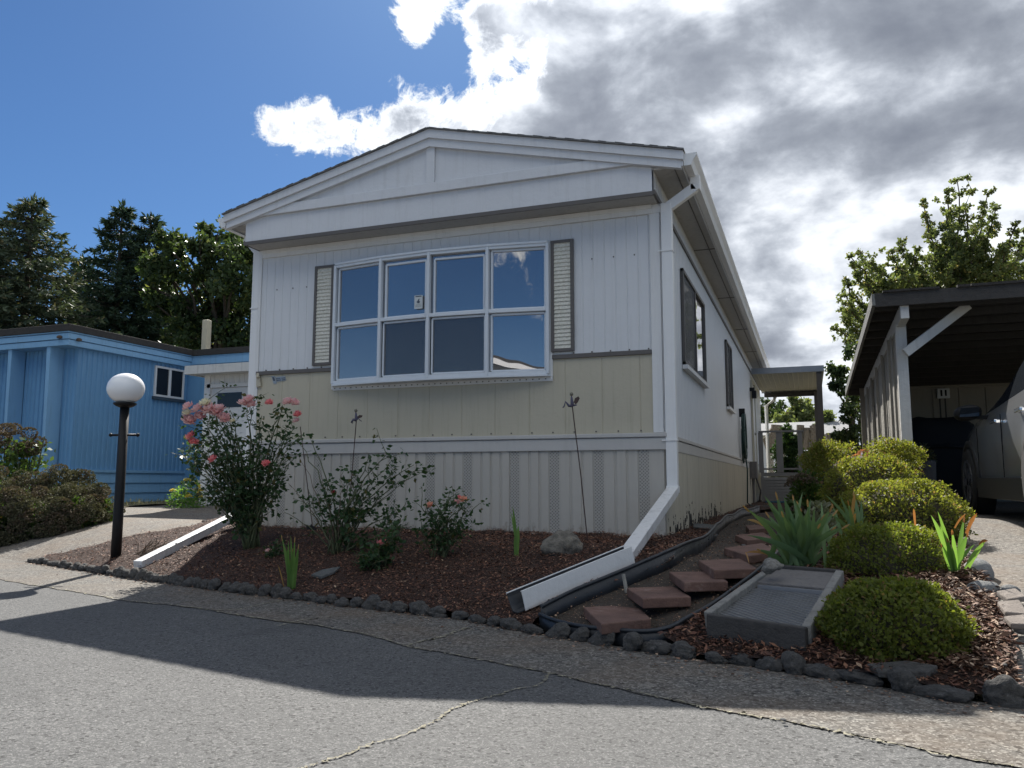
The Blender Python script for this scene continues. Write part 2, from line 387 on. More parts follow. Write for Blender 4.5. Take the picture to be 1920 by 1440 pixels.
M_BACKW = paint('store_wall', (.26, .235, .195), .7, .2, .3, (.08, .07, .05))
M_DECK = paint('deck_grey', (.19, .185, .18), .7, .2, .3, (.08, .075, .07))
M_STUMP = paint('stump_bark', (.20, .165, .125), .9, .4, .6, (.05, .04, .03), .02)
M_BARK = paint('bark', (.095, .078, .06), .9, .4, .4, (.03, .025, .02), .02)
M_CHROME = flat('polished_metal', (.75, .75, .76), .15, 1.0)
M_TYRE = flat('rubber', (.016, .016, .017), .8)
def glassmat(name, dark=(.012, .022, .040), refl=.30, tint=(.66, .82, 1.0), rough=.01, bl=.35, cap=1.0):
    m, g, b = base_mat(name)
    b.inputs['Base Color'].default_value = (*dark, 1); b.inputs['Roughness'].default_value = .6; b.inputs['Specular IOR Level'].default_value = 0
    gl = g.new('ShaderNodeBsdfGlossy'); gl.inputs['Color'].default_value = (*tint, 1); gl.inputs['Roughness'].default_value = rough
    fr = g.new('ShaderNodeLayerWeight'); fr.inputs[0].default_value = bl
    f = g.m('ADD', refl, g.m('MULTIPLY', fr.outputs['Fresnel'], (1 - refl) * cap), clamp=True)
    ms = g.new('ShaderNodeMixShader'); g.put(ms.inputs[0], f); g.l.new(b.outputs[0], ms.inputs[1]); g.l.new(gl.outputs[0], ms.inputs[2])
    o = ocoord(g); bn = g.new('ShaderNodeBump'); bn.inputs['Distance'].default_value = .0025; g.put(bn.inputs['Height'], g.noise(o, 1.4, 2, .5)); g.l.new(bn.outputs[0], gl.inputs['Normal'])
    g.l.new(ms.outputs[0], g.n['Material Output'].inputs[0]); return m
M_GLASS = glassmat('coated_window_glass', (.045, .052, .062), .32, (.92, .90, .90))
M_GLASSD = glassmat('dark_glass', (.012, .014, .017), .04, (.9, .95, 1), .02, .04, .22)
def screenmat():
    m, g, b = base_mat('insect_screen'); b.inputs['Base Color'].default_value = (.05, .055, .065, 1); b.inputs['Roughness'].default_value = .5
    tr = g.new('ShaderNodeBsdfTransparent'); ms = g.new('ShaderNodeMixShader'); ms.inputs[0].default_value = .5
    g.l.new(b.outputs[0], ms.inputs[1]); g.l.new(tr.outputs[0], ms.inputs[2]); g.l.new(ms.outputs[0], g.n['Material Output'].inputs[0]); return m
M_SCREEN = screenmat()
def ventmat():
    m, g, b = base_mat('perforated_vent'); o = ocoord(g); s = g.new('ShaderNodeSeparateXYZ'); g.put(s.inputs[0], o)
    h = g.m('ADD', s.outputs[0], s.outputs[1])
    p = g.m('ABSOLUTE', g.m('SUBTRACT', g.m('FRACT', g.m('MULTIPLY', g.m('ADD', h, s.outputs[2]), 34.)), .5))
    q = g.m('ABSOLUTE', g.m('SUBTRACT', g.m('FRACT', g.m('MULTIPLY', g.m('SUBTRACT', h, s.outputs[2]), 34.)), .5))
    k = g.mr(g.m('MAXIMUM', p, q), .27, .33, 0, 1)
    g.put(b.inputs['Base Color'], g.mix(k, (.25, .24, .22), (.45, .425, .38))); b.inputs['Roughness'].default_value = .6
    bump(g, b, k, .006); return m
M_VENT = ventmat()
def sideskirt():
    m, g, b = base_mat('chipped_beige_skirting'); o = ocoord(g)
    c = g.mix(g.mr(g.noise(g.scale(o, (6, 6, .5)), 2.2, 5, .6), .45, .75, 0, .45), (.52, .47, .37), (.26, .23, .17))
    s = g.new('ShaderNodeSeparateXYZ'); g.put(s.inputs[0], o)
    zf = g.mr(s.outputs[2], .38, .66, .10, -.16); yf = g.mr(g.m('ABSOLUTE', g.m('SUBTRACT', s.outputs[1], 2.3)), 1.2, 3.6, 0.03, -.14)
    n = g.noise(g.scale(o, (9, 9, 4.5)), 1.6, 3, .65, 2.3)
    f = g.mr(g.m('ADD', g.m('ADD', n, zf), yf), .60, .615, 0, 1)
    c = g.mix(f, c, (.012, .012, .013)); g.put(b.inputs['Base Color'], c); b.inputs['Roughness'].default_value = .6; return m
M_SSKIRT = sideskirt()
def louvre():
    m, g, b = base_mat('stained_shutter_louvre'); o = ocoord(g)
    v = g.noise(g.scale(o, (26, 26, 60)), 1.6, 5, .7)
    v2 = g.noise(g.scale(o, (3, 3, 26)), 1.0, 3, .6)
    c = g.mix(g.mr(v, .42, .68, 0, .75), (.66, .65, .58), (.30, .29, .22)); c = g.mix(g.mr(v2, .5, .7, 0, .25), c, (.25, .25, .19))
    g.put(b.inputs['Base Color'], c); b.inputs['Roughness'].default_value = .5; return m
M_LOUV = louvre()
def rockmat(name, a, b_, c3, sc=9):
    m, g, b = base_mat(name); o = ocoord(g)
    c = g.ramp(g.noise(o, sc, 8, .7), [(.3, a), (.6, b_), (.78, c3)]); g.put(b.inputs['Base Color'], c); b.inputs['Roughness'].default_value = .9
    bump(g, b, g.noise(o, sc * 2.5, 8, .75), .02); return m
M_LAVA = rockmat('dark_edging_stone', (.045, .044, .043), (.12, .115, .108), (.28, .27, .25), 3.2)
M_LAVAS = rockmat('dark_slab', (.045, .044, .043), (.12, .115, .108), (.28, .27, .25), 16)
M_ROCK = rockmat('boulder_stone', (.07, .065, .058), (.22, .20, .165), (.36, .24, .14), 1.8)
M_RIVER = rockmat('river_stone', (.20, .20, .20), (.30, .30, .29), (.42, .41, .39), 1.5)
M_FLAG = rockmat('flagstone', (.17, .145, .125), (.29, .25, .22), (.38, .34, .30), 10)
M_SLATE = rockmat('slate', (.06, .065, .065), (.12, .125, .125), (.2, .2, .2), 12)
M_PAVER = rockmat('red_paver', (.10, .060, .048), (.185, .105, .082), (.32, .26, .22), 6)
M_PAVSIDE = rockmat('paver_side', (.06, .04, .035), (.11, .075, .065), (.18, .15, .13), 12)
M_CORAL = rockmat('coral_stone', (.12, .11, .10), (.42, .40, .36), (.62, .60, .56), 3)
def plate():
    m, g, b = base_mat('tread_plate'); o = ocoord(g)
    w1 = g.new('ShaderNodeTexWave'); g.put(w1.inputs[0], o); w1.inputs['Scale'].default_value = 16; w1.bands_direction = 'DIAGONAL'; w1.inputs['Distortion'].default_value = .5
    n = g.new('ShaderNodeTexBrick'); g.put(n.inputs[0], o); n.inputs['Scale'].default_value = 30; n.inputs['Mortar Size'].default_value = .1
    h = g.m('MULTIPLY', w1.outputs['Fac'], n.outputs['Fac'])
    c = g.mix(g.mr(g.noise(o, 6, 5, .7), .35, .7, 0, .7), (.15, .155, .16), (.085, .08, .075)); c = g.mix(g.mr(w1.outputs['Fac'], .6, .9, 0, .35), c, (.26, .27, .28))
    g.put(b.inputs['Base Color'], c); b.inputs['Roughness'].default_value = .5; b.inputs['Metallic'].default_value = .35
    bump(g, b, g.m('ADD', h, w1.outputs['Fac']), .006); return m
M_PLATE = plate()

# ================================================================== GROUND
E0 = [tuple(p) for p in EDP]
def xy(p): return (p[0], p[1])
# base terrain, one sheet to the horizon
ax = np.unique(np.concatenate([np.linspace(-300, -20, 12), np.linspace(-20, -8, 25), np.arange(-8, 4, .12), np.linspace(4, 20, 30), np.linspace(20, 300, 12)]))
ay = np.unique(np.concatenate([np.linspace(-300, -10, 12), np.linspace(-10, -4, 10), np.arange(-4, 4, .12), np.linspace(4, 20, 30), np.linspace(20, 400, 14)]))
XX, YY = np.meshgrid(ax, ay); ZZ = H(XX, YY) - .06
nx_, ny_ = len(ax), len(ay); idx = np.arange(nx_ * ny_).reshape(ny_, nx_)
Fq = np.stack([idx[:-1, :-1], idx[:-1, 1:], idx[1:, 1:], idx[1:, :-1]], -1).reshape(-1, 4)
tag(npmesh('ground', np.column_stack([XX.ravel(), YY.ravel(), ZZ.ravel()]), Fq, M_GRND, smooth=True), kind='structure')
# road: flat sheet up to the edging line
mb = MB(); rp = [(-60, ey[0] + 0)] + E0 + [(60, ey[-1])]
pl = [(x, y) for x, y in rp]
top = [(x, y + .05, 0.0) for x, y in pl]; bot = [(x, -60, 0.0) for x, y in pl]
for i in range(len(pl) - 1): mb.add([top[i], top[i + 1], bot[i + 1], bot[i]], [(0, 3, 2, 1)])
tag(mb.build('road', M_ROAD), kind='structure')
CRK = [onz(u, v, 0) for u, v in [(0, 1088), (110, 1105), (245, 1128), (365, 1140), (480, 1160), (590, 1173), (700, 1193), (760, 1213), (870, 1232), (1020, 1262), (1140, 1288), (1240, 1310), (1330, 1330), (1400, 1342), (1530, 1365), (1640, 1390), (1760, 1415), (1900, 1440)]]
def jag(pts, n=14, a=.02, seed=3):
    r = random.Random(seed); out = []
    for p, q in zip(pts, pts[1:]):
        for k in range(n): t = k / n; out.append((p.x + (q.x - p.x) * t + r.gauss(0, a * .4), p.y + (q.y - p.y) * t + r.gauss(0, a * .4)))
    out.append((pts[-1].x, pts[-1].y)); return out
CJ = jag(CRK, 14, .03)
CJl = [(-60, ey[0] - .9)] + CJ + [(CJ[-1][0] + 3, CJ[-1][1] - 1.1)]
# strip polygon: between edging line and the crack
mb = MB(); Tp = [(-30, float(ye(-30)) + .02)] + [(x, y + .04) for x, y in E0] + [(5, float(ye(5)) + .02)]
cx_ = np.array([p[0] for p in CJl]); cy_ = np.array([p[1] for p in CJl]); o_ = np.argsort(cx_)
for xa, xb in zip(np.linspace(-30, 4.5, 400)[:-1], np.linspace(-30, 4.5, 400)[1:]):
    fa, fb = [float(np.interp(q, cx_[o_], cy_[o_])) for q in (xa, xb)]
    mb.add([(xa, float(ye(xa)) + .03, .004), (xb, float(ye(xb)) + .03, .004), (xb, fb, .004), (xa, fa, .004)], [(0, 3, 2, 1)])
tag(mb.build('road_shoulder', M_STRIP), kind='structure')
# cracks: sandy filler in the joint
M_FILL = soilmat('sandy_crack_filler', (.10, .09, .06), (.40, .37, .28), 30, .0015)
def crack(pts, w, z, name='road_crack', seed=1, gap=.0, mat=None):
    r = random.Random(seed); mb = MB(); L = []; 
    for i, p in enumerate(pts):
        a = Vector(pts[max(i - 1, 0)]); b = Vector(pts[min(i + 1, len(pts) - 1)]); t = (b - a).normalized(); nrm = Vector((-t.y, t.x)) * w * max(.12, r.gauss(.6, .45))
        L.append(((p[0] + nrm.x, p[1] + nrm.y, z), (p[0] - nrm.x, p[1] - nrm.y, z)))
    for i in range(len(L) - 1):
        if r.random() < gap: continue
        mb.add([L[i][0], L[i][1], L[i + 1][1], L[i + 1][0]], [(0, 1, 2, 3)])
    return tag(mb.build(name, mat or M_FILL), kind='structure')
crack(jag(CRK, 40, .022, 5), .007, .006, seed=2, gap=.38)
c2 = [onz(u, v, 0) for u, v in [(1026, 1266), (1022, 1278), (1005, 1288), (960, 1295), (940, 1303), (920, 1308), (880, 1318), (845, 1332), (822, 1350), (790, 1366), (745, 1385), (700, 1395), (655, 1415), (600, 1432), (560, 1445)]]
crack(jag(c2, 18, .012, 8), .0055, .0045, seed=4, gap=.12)
c3 = [onz(u, v, 0) for u, v in [(760, 1214), (790, 1205), (825, 1198), (850, 1188), (880, 1178)]]
crack(jag(c3, 22, .02, 9), .008, .008, seed=5, gap=.1)
c4 = [onz(u, v, 0) for u, v in [(385, 1146), (440, 1146), (500, 1133), (525, 1128)]]
crack(jag(c4, 22, .02, 9), .008, .008, seed=6, gap=.15)
c5 = [onz(u, v, 0) for u, v in [(520, 1176), (560, 1166), (600, 1160), (640, 1156)]]
crack(jag(c5, 22, .02, 9), .007, .008, seed=7, gap=.15)
# left driveway, right driveway
LW = [hit(u, v) for u, v in [(58, 1052), (231, 1014), (361, 992), (430, 972)]]
tipL = E0[0]
GR = [hit(u, v) for u, v in [(0, 992), (90, 975), (150, 962), (220, 953), (290, 949), (368, 945)]]
g0 = GR[0]
ldr = [(tipL[0] + .02, tipL[1] + .03)] + [xy(p) for p in LW[1:]] + [(-4.35, 2.6), (-4.35, 9), (-8.0, 9), (GR[-1].x + .2, GR[-1].y + .6)] + [xy(p) for p in GR[::-1]] + [(g0.x - 6, g0.y + .6), (g0.x - 6.5, float(ye(g0.x - 6.5)))]
n0 = ldr[-1][0]
ldr += [(x, float(ye(x)) - .0) for x in np.linspace(n0 + .5, tipL[0] - .2, 12)]
sheet('left_driveway', ldr, M_DRIVE, .004, .25)
RB = [hit(u, v) for u, v in [(1912, 1300), (1905, 1215), (1870, 1135), (1838, 1080), (1815, 1035), (1790, 1000), (1765, 975)]]
rdr = [xy(p) for p in RB] + [(RB[-1].x + .1, 5), (2.0, 12.0), (7.5, 12.0), (7.5, float(ye(7.5)))] + [(x, float(ye(x))) for x in np.linspace(7, 2.2, 9)]
sheet('right_driveway', rdr, M_DRIVE, .004, .25)
# planting bed left of the path edging
EL = [hit(u, v, .03) for u, v in [(1004, 1160), (1040, 1136), (1100, 1112), (1180, 1082), (1260, 1050), (1310, 1025), (1340, 1003), (1346, 990), (1366, 975), (1395, 962), (1425, 956), (1470, 952)]]
ER = [hit(u, v, .01) for u, v in [(1004, 1162), (1060, 1186), (1140, 1196), (1242, 1205), (1262, 1190), (1300, 1166), (1335, 1150), (1375, 1118), (1425, 1085), (1452, 1062), (1475, 1040), (1500, 1005), (1510, 975), (1515, 962)]]
bump_f = lambda x, y: .012 * np.sin(x * 7 + 1.3 * np.sin(y * 5)) * np.cos(y * 8.3) + .008 * np.sin(x * 19 + y * 13)
def edge_upto(p, off=.03):
    xs_ = [q for q in E0 if q[0] < p[0] - .02]
    return [(q[0], q[1] + off) for q in xs_] + [(p[0], float(ye(p[0])) + off)]
bedL = edge_upto(EL[0]) + [xy(p) for p in EL] + [(EL[-1].x, 13.5), (-.1, 13.5), (-.1, .12), (-4.1, .12), (-4.36, .9)] + [xy(LW[3]), xy(LW[2]), xy(LW[1])]
sheet('planting_bed', bedL, M_MULCHB, .03, .12, bumpf=bump_f)
e1 = ER[3]
bedR = [xy(p) for p in ER[3:]] + [(ER[-1].x + .1, 12)] + [(1.95, 12), (1.95, 4)] + [xy(p) for p in RB[::-1][1:]] + [(q[0], q[1] + .03) for q in E0[::-1] if q[0] > e1.x + .05]
sheet('hedge_bed', bedR, M_MULCHB, .03, .12, bumpf=bump_f)
path = [xy(p) for p in EL] + [(EL[-1].x + .3, 13), (ER[-1].x, 12.8)] + [xy(p) for p in ER[::-1]]
pc = np.array(path)
sheet('path', path, M_DIRT, -.02, .12, bumpf=lambda x, y: .3 * bump_f(x, y))
# dry grass verge by the left neighbour
GV = [xy(p) for p in GR] + [(GR[-1].x, GR[-1].y + 2), (-18, 5.5), (-18, GR[0].y + .8)]
sheet('verge', GV, M_GRND, .02, .3, bumpf=bump_f)

VPOLY = [xy(hit(*p)) for p in [(1327, 1150, .125), (1512, 1176, .125), (1575, 1068, .10), (1450, 1060, .10)]]
def scatter(poly, n, dens=None):
    pa = np.array(poly)[:, :2]; out = []; tot = 0
    lo = pa.min(0); hi = pa.max(0)
    while tot < n:
        x = rng.uniform(lo[0], hi[0], n); y = rng.uniform(lo[1], hi[1], n); k = inpoly(poly, x, y)
        if dens is not None: k &= rng.random(n) < dens(x, y)
        out.append(np.column_stack([x[k], y[k]])); tot += k.sum()
    return np.concatenate(out)[:n]
def chips(name, poly, n, mat, label, cat, dz=.035, lo=.007, hi=.026, w=.35, dens=None, tilt=.35, bf=bump_f):
    P = scatter(poly, n, dens); P = P[~inpoly(VPOLY, P[:, 0], P[:, 1])]; n = len(P); z = H(P[:, 0], P[:, 1]) + dz + bf(P[:, 0], P[:, 1]) + rng.uniform(0, .010, n)
    a = rng.uniform(0, 2 * pi, n); Dr = np.column_stack([np.cos(a), np.sin(a), rng.normal(0, tilt, n)])
    nr = np.column_stack([rng.normal(0, .4, n), rng.normal(0, .4, n), np.ones(n)])
    L = rng.gamma(4, 1, n) / 4 * (hi - lo) * .6 + lo
    V, F = leafgeo(np.column_stack([P, z]), Dr, L, w * rng.uniform(.5, 1.4, n)[:, None], .05, nr)
    o = npmesh(name, V, F, mat); tag(o, label, cat, kind='stuff'); return o
near = lambda x, y: 1 / (1 + ((np.hypot(x - CAM[0], y - CAM[1])) / 5.0) ** 3)
chips('bark_mulch', bedL, 62000, M_CHIP, 'dark red-brown bark chips covering the rose bed before the white home', 'mulch', dens=near)
chips('bark_mulch', bedR, 36000, M_CHIP, 'brown bark chips around the clipped hedges beside the right driveway', 'mulch', dens=near, hi=.038)
bR2 = [xy(hit(*p)) for p in [(1560, 1262), (1700, 1150), (1790, 1040), (1850, 1120), (1905, 1290)]]
chips('bark_mulch', bR2, 5000, M_CHIP2, 'pale sun-bleached bark chips in the lit right corner of the bed', 'mulch', dz=.045, hi=.045, w=.25)
chips('path_grit', path, 9000, M_CHIP2, 'fine brown grit and crumbs lying on the bare dirt path between the black edgings', 'grit', dz=-.012, lo=.003, hi=.012, w=.8, bf=lambda x, y: .3 * bump_f(x, y), dens=near)
spill = [(x, float(ye(x)) - .01) for x in np.linspace(E0[0][0], E0[-1][0], 40)] + [(x, float(ye(x)) - .30) for x in np.linspace(E0[-1][0], E0[0][0], 40)]
chips('edge_litter', spill, 1500, M_CHIP2, 'scattered bark crumbs and dry leaf bits on the street shoulder along the edging stones', 'litter', dz=.006, lo=.004, hi=.022, w=.5, tilt=.1, bf=lambda x, y: 0 * x, dens=lambda x, y: np.exp((y - np.interp(x, ex, ey)) / .07))
# grass blades on the verge
P = scatter(GV, 9000, lambda x, y: np.exp(-np.abs(y - np.interp(x, [p.x for p in GR], [p.y for p in GR])) / 1.6)); n = len(P); z = H(P[:, 0], P[:, 1]) + .02
V, F = leafgeo(np.column_stack([P, z]), np.column_stack([rng.normal(0, .5, n), rng.normal(0, .5, n), np.ones(n)]), rng.uniform(.03, .11, n), .12, .1)
tag(npmesh('grass', V, F, M_DRYG), 'dry yellow-green grass edging the left driveway below the blue home', 'grass', kind='stuff')

# ================================================================== WHITE MOBILE HOME
HW = 4.27; HL = 15.6
ZB, ZS, ZT = .31, 1.067, 3.25
home = thing('mobile_home', (0, 0, .31), 'white and cream mobile home with low gable, bay window and beige skirting, centre of photo', 'mobile home')
ZG = lambda x, y=0: 0
def rib(mb, p0, p1, z0, z1, prof, out):
    """vertical ribs: prof = list of (u, offset) along p0->p1, offset outward along out"""
    p0 = Vector((*p0, 0)); p1 = Vector((*p1, 0)); t = (p1 - p0).normalized(); out = Vector((*out, 0)); L = (p1 - p0).length
    vs = []; n = 0
    for u, o in prof:
        if u > L: break
        q = p0 + t * u + out * o; vs += [(q.x, q.y, z0), (q.x, q.y, z1)]; n += 1
    q = p1 + out * prof[0][1]; vs += [(q.x, q.y, z0), (q.x, q.y, z1)]; n += 1
    mb.add(vs, [(2 * i, 2 * i + 2, 2 * i + 3, 2 * i + 1) for i in range(n - 1)])
def ribs(pitch, n, depth, w):
    P = []
    for i in range(n):
        u = i * pitch; P += [(u, .0), (u + pitch - w, .0), (u + pitch - w * .7, -depth), (u + pitch - w * .3, -depth)]
    return P
mb = MB().box(-HW + .03, -.03, .03, HL, .2, 3.5); mb.build('wall', M_WHITE, home)
# front skin pieces around the window are simply behind it
mb = MB(); rib(mb, (-HW, -.0), (0, -.0), 1.94, 3.27, ribs(.102, 43, .0045, .014), (0, -1)); mb.build('front_siding', M_WHITE, home)
mb = MB(); rib(mb, (-HW, -.002), (0, -.002), 1.20, 1.91, ribs(.34, 14, .004, .010), (0, -1)); mb.build('cream_siding', M_CREAM, home)
mb = MB(); rib(mb, (0, 0), (0, HL), 1.20, 3.27, ribs(.102, 160, .010, .03), (1, 0)); mb.build('side_siding', M_WHITE, home)
mb = MB(); rib(mb, (-HW, HL), (-HW, 0), 1.20, 3.27, ribs(.102, 160, .006, .02), (-1, 0)); mb.build('side_siding', M_WHITE, home)
# brown trim strips
mb = MB().box(-HW + .01, -3.30, -.022, .0, 1.900, 1.940).box(-.995, -.088, -.022, .0, 1.900, 1.940); mb.build('trim_strip', M_BROWN, home, bevel=.003)
# screws along the trim
mb = MB()
for x in np.arange(-4.15, -3.35, .17): mb.box(x, x + .012, -.008, 0, 1.944, 1.956)
for x in np.arange(-.80, -.1, .17): mb.box(x, x + .012, -.008, 0, 1.944, 1.956)
for x in (-4.05, -3.85, -3.68, -.62, -.42, -.23): mb.box(x, x + .010, -.006, 0, 2.80, 2.812)
for x in np.arange(-3.4, -.1, .2): mb.box(x, x + .012, -.010, 0, 1.228, 1.240)
mb.build('screw', M_BROWN, home)
# corner trims
mb = MB().box(-.086, .012, -.014, 0, 1.215, 3.25).box(0.0, .014, -.014, .09, 1.215, 3.25)
mb.build('corner_trim', M_WTRIM, home, bevel=.004)
mb = MB().box(-HW - .014, -HW + .03, -.014, 0, 1.215, 3.25).box(-HW - .014, -HW, 0, .09, 1.215, 3.25)
mb.build('corner_trim', M_WTRIM, home, bevel=.004)
# belt (two boards)
mb = MB().box(-HW - .03, .032, -.045, .0, 1.175, 1.212).box(-HW - .02, .022, -.032, 0, 1.066, 1.172)
mb.box(0, .030, 0, HL, 1.175, 1.212).box(0, .02, 0, HL, 1.066, 1.172).box(-HW - .03, -HW, 0, HL, 1.066, 1.212)
mb.build('belt_trim', M_BELT, home, bevel=.006)
# skirting front: grooved boards with perforated vent strips
vents = [-3.93, -3.50, -3.08, -2.66, -2.25, -1.866, -1.40, -1.022, -.615, -.215]
mb = MB(); segs = []; xs0 = -HW
for vx in vents + [None]:
    a = xs0; b = vx if vx is not None else 0.012
    L = b - a; P = [(0, 0.0)]; k = max(1, round(L / .105)); st = L / k
    for i in range(k):
        u = i * st; d = .006 if i % 2 else .002
        P += [(u + .012, .0), (u + .016, d), (u + st - .012, d), (u + st - .008, -.005), (u + st - .002, -.005)]
    rib(mb, (a, -.012), (b, -.012), .28, 1.066, P, (0, -1)); xs0 = b + .085
mb.build('skirting', M_SKIRT, home)
for vx in vents:
    MB().box(vx, vx + .085, -.014, 0, .28, 1.066).build('vent_strip', M_VENT, home)
mb = MB(); P = []
for i in range(160): u = i * .1; P += [(u, .0), (u + .045, .0), (u + .055, .014), (u + .085, .014), (u + .095, -.004)]
rib(mb, (.006, -.012), (.006, HL), .24, 1.066, P, (1, 0)); mb.build('side_skirting', M_SSKIRT, home)
MB().box(-HW - .02, -HW + .01, .0, HL, .2, 1.066).build('side_skirting', M_SKIRT, home)
MB().box(-HW, .03, -.045, -.012, .27, .335).build('skirting_rail', M_BELT, home, bevel=.004)
# front overhanging band
OV = -.26
mb = MB(); rib(mb, (-HW, OV), (-.01, OV), 3.25, 3.53, ribs(.27, 16, .003, .006), (0, -1))
mb.box(-HW + .001, -.011, OV + .002, -.001, 3.262, 3.60)
mb.build('front_band', M_FASCIA, home)
mb = MB(); rib(mb, (.004, OV), (.004, HL), 3.27, 3.5, ribs(.102, 160, .008, .03), (1, 0)); mb.build('side_band', M_WHITE, home)
mb = MB().box(-HW - .012, .002, OV - .014, OV, 3.235, 3.275).box(.002, .018, OV - .012, HL, 3.245, 3.285).box(-HW - .016, -HW - .001, OV - .012, 1, 3.245, 3.285)
mb.build('trim_strip', M_BROWN, home, bevel=.003)
MB().box(-HW + .01, -.004, OV + .004, -.015, 3.246, 3.259).build('front_soffit', M_SOFF, home)
mb = MB().box(-HW + .04, -.06, -.026, 0, 3.16, 3.235); mb.box(-HW + .04, -.06, -.034, 0, 3.205, 3.245); mb.build('frieze_board', M_WTRIM, home, bevel=.004)
mb = MB()
mb.box(-.085, .02, -.020, 0, 3.165, 3.225)
mb.build('corner_cap', M_WTRIM, home)
# gable: recessed panels, board, centre post
RX, RZ, EXR, EXL, EZ = -2.12, 4.10, .27, -4.50, 3.535
def roofz(x): return RZ - (RZ - EZ) * abs(x - RX) / (EXR - RX)
mb = MB().prism([(-HW, -.268, 3.6), (0, -.268, 3.6), (0, -.268, roofz(0) - .03), (RX, -.268, RZ - .06), (-HW, -.268, roofz(-HW) - .03)], (0, .04, 0)); mb.build('gable_panel', M_FASCIA, home)
MB().box(-HW - .004, -.004, OV - .036, OV - .001, 3.525, 3.622).build('gable_board', M_FASCIA, home, bevel=.004)
MB().box(RX - .045, RX + .045, OV - .030, OV - .004, 3.622, 4.045).build('gable_post', M_FASCIA, home, bevel=.004)
for s, XE in ((1, EXR), (-1, EXL)):      # lower rake board and upper drip fascia
    a = Vector((RX, 0, 0)); 
    def q(x, dz): return (x, 0, roofz(x) + dz)
    P = [(RX, OV - .055, RZ - .122), (XE - s * .02, OV - .055, EZ - .108), (XE - s * .02, OV - .055, EZ - .035), (RX, OV - .055, RZ - .042)]
    MB().prism(P, (0, .05, 0)).build('rake_board', M_FASCIA, home)
    P = [(RX, OV - .078, RZ - .044), (XE, OV - .078, EZ - .042), (XE, OV - .078, EZ + .035), (RX, OV - .078, RZ + .040)]
    MB().prism(P, (0, .06, 0)).build('rake_fascia', M_FASCIA, home)
mb = MB().box(-.30, -.004, OV - .044, OV - .037, 3.528, 3.58); 
# roof with uneven shingle edge
mb = MB(); y0 = OV - .10
for s, XE in ((1, EXR + .01), (-1, EXL - .01)):
    P = [(RX, y0, RZ + .040), (XE, y0, EZ + .035), (XE, y0, EZ + .048), (RX, y0, RZ + .052)]
    mb.prism(P, (0, HL - y0 + .3, 0))
    nn = 16
    for i in range(nn):
        x = RX + (XE - RX) * (i + .1) / nn; x2 = RX + (XE - RX) * (i + .55 + .3 * rnd.random()) / nn
        mb.hexa([(x, y0 - .004, roofz(x) + .050), (x2, y0 - .004, roofz(x2) + .050), (x2, .2, roofz(x2) + .050), (x, .2, roofz(x) + .050)],
                [(x, y0 - .004, roofz(x) + .055), (x2, y0 - .004, roofz(x2) + .052), (x2, .2, roofz(x2) + .052), (x, .2, roofz(x) + .055)])
roof = mb.build('roof', M_ROOF, home)
# roof body between fascia and wall (closes the eaves)
mb = MB().prism([(EXL + .03, -.25, 3.47), (-HW + .01, -.25, 3.47), (-HW + .01, -.25, 3.6), (RX, -.25, RZ - .02), (-.01, -.25, 3.62), (-.01, -.25, 3.47), (EXR - .03, -.25, 3.47), (EXR, -.25, EZ + .02), (RX, -.25, RZ + .02), (EXL, -.25, EZ + .02)], (0, HL + .2, 0))
mb.build('roof_deck', M_FASCIA, home)
mb = MB().box(.006, EXR - .01, OV + .02, HL, 3.462, 3.472).box(EXL + .01, -HW - .006, OV + .02, HL, 3.462, 3.472)
mb.build('eave_soffit', M_SOFF, home)
mb = MB().box(.18, .186, OV + .03, HL, 3.452, 3.462)
for y in np.arange(2.3, HL, 2.6): mb.box(.01, EXR - .02, y, y + .012, 3.455, 3.463)
mb.build('soffit_seam', M_BROWN, home)
MB().box(EXR - .02, EXR - .004, OV - .05, HL, 3.445, 3.56).build('eave_fascia', M_FASCIA, home, bevel=.003)
# gutters
def gutter(xi, s, y0, y1, name='gutter', par=home, z=3.555, mat=M_PVC, h=.105, w=.11):
    prof = [(xi, z), (xi, z - h), (xi + s * w * .55, z - h), (xi + s * w * .72, z - h * .55), (xi + s * w, z - h * .2), (xi + s * w, z), (xi + s * w * .86, z), (xi + s * w * .86, z - .012)]
    inner = [(x - s * .006 if i > 2 else x + s * .004, zz + .004) for i, (x, zz) in enumerate(prof)]
    mb = MB(); N = len(prof)
    A = [(x, y0, zz) for x, zz in prof]; B = [(x, y1, zz) for x, zz in prof]
    mb.add(A + B, [(i, i + 1, N + i + 1, N + i) for i in range(N - 1)])
    mb.prism([(x, y0, zz) for x, zz in prof[:6]], (0, .004, 0)); mb.prism([(x, y1, zz) for x, zz in prof[:6]], (0, -.004, 0))
    return mb.build(name, mat, par)
gutter(EXR, 1, OV - .04, HL); gutter(EXL, -1, OV - .04, HL)
# right downspout: outlet, elbow, pipe, clips, kicked extension
mb = MB(); W2, D2 = .085, .062
mb.bar((.325, .00, 3.46), (.325, .00, 3.33), W2, D2, (0, 1, 0)); mb.bar((.325, .0, 3.36), (.075, .0, 3.20), W2, D2, (0, 1, 0)); 
mb.bar((.068, .0, 3.24), (.068, .0, .71), .095, .075, (0, 1, 0)); mb.bar((.068, .0, .76), (.068, .0, .70), .105, .085, (0, 1, 0))
mb.build('downspout', M_PVC, home, bevel=.006)
for zc1 in (2.80, 1.14): MB().box(-.01, .122, -.045, -.038, zc1, zc1 + .012).box(.116, .122, -.0379, .04, zc1, zc1 + .012).build('pipe_clip', M_PVC, home)
pe = hit(1168, 1046, .08)
M_DSTAIN = paint('stained_downspout', (.70, .70, .70), .35, .15, .5, (.10, .095, .07), .004, scale=12)
dj = Vector((.068, .0, .70)); dend = hit(1173, 1046, .05)
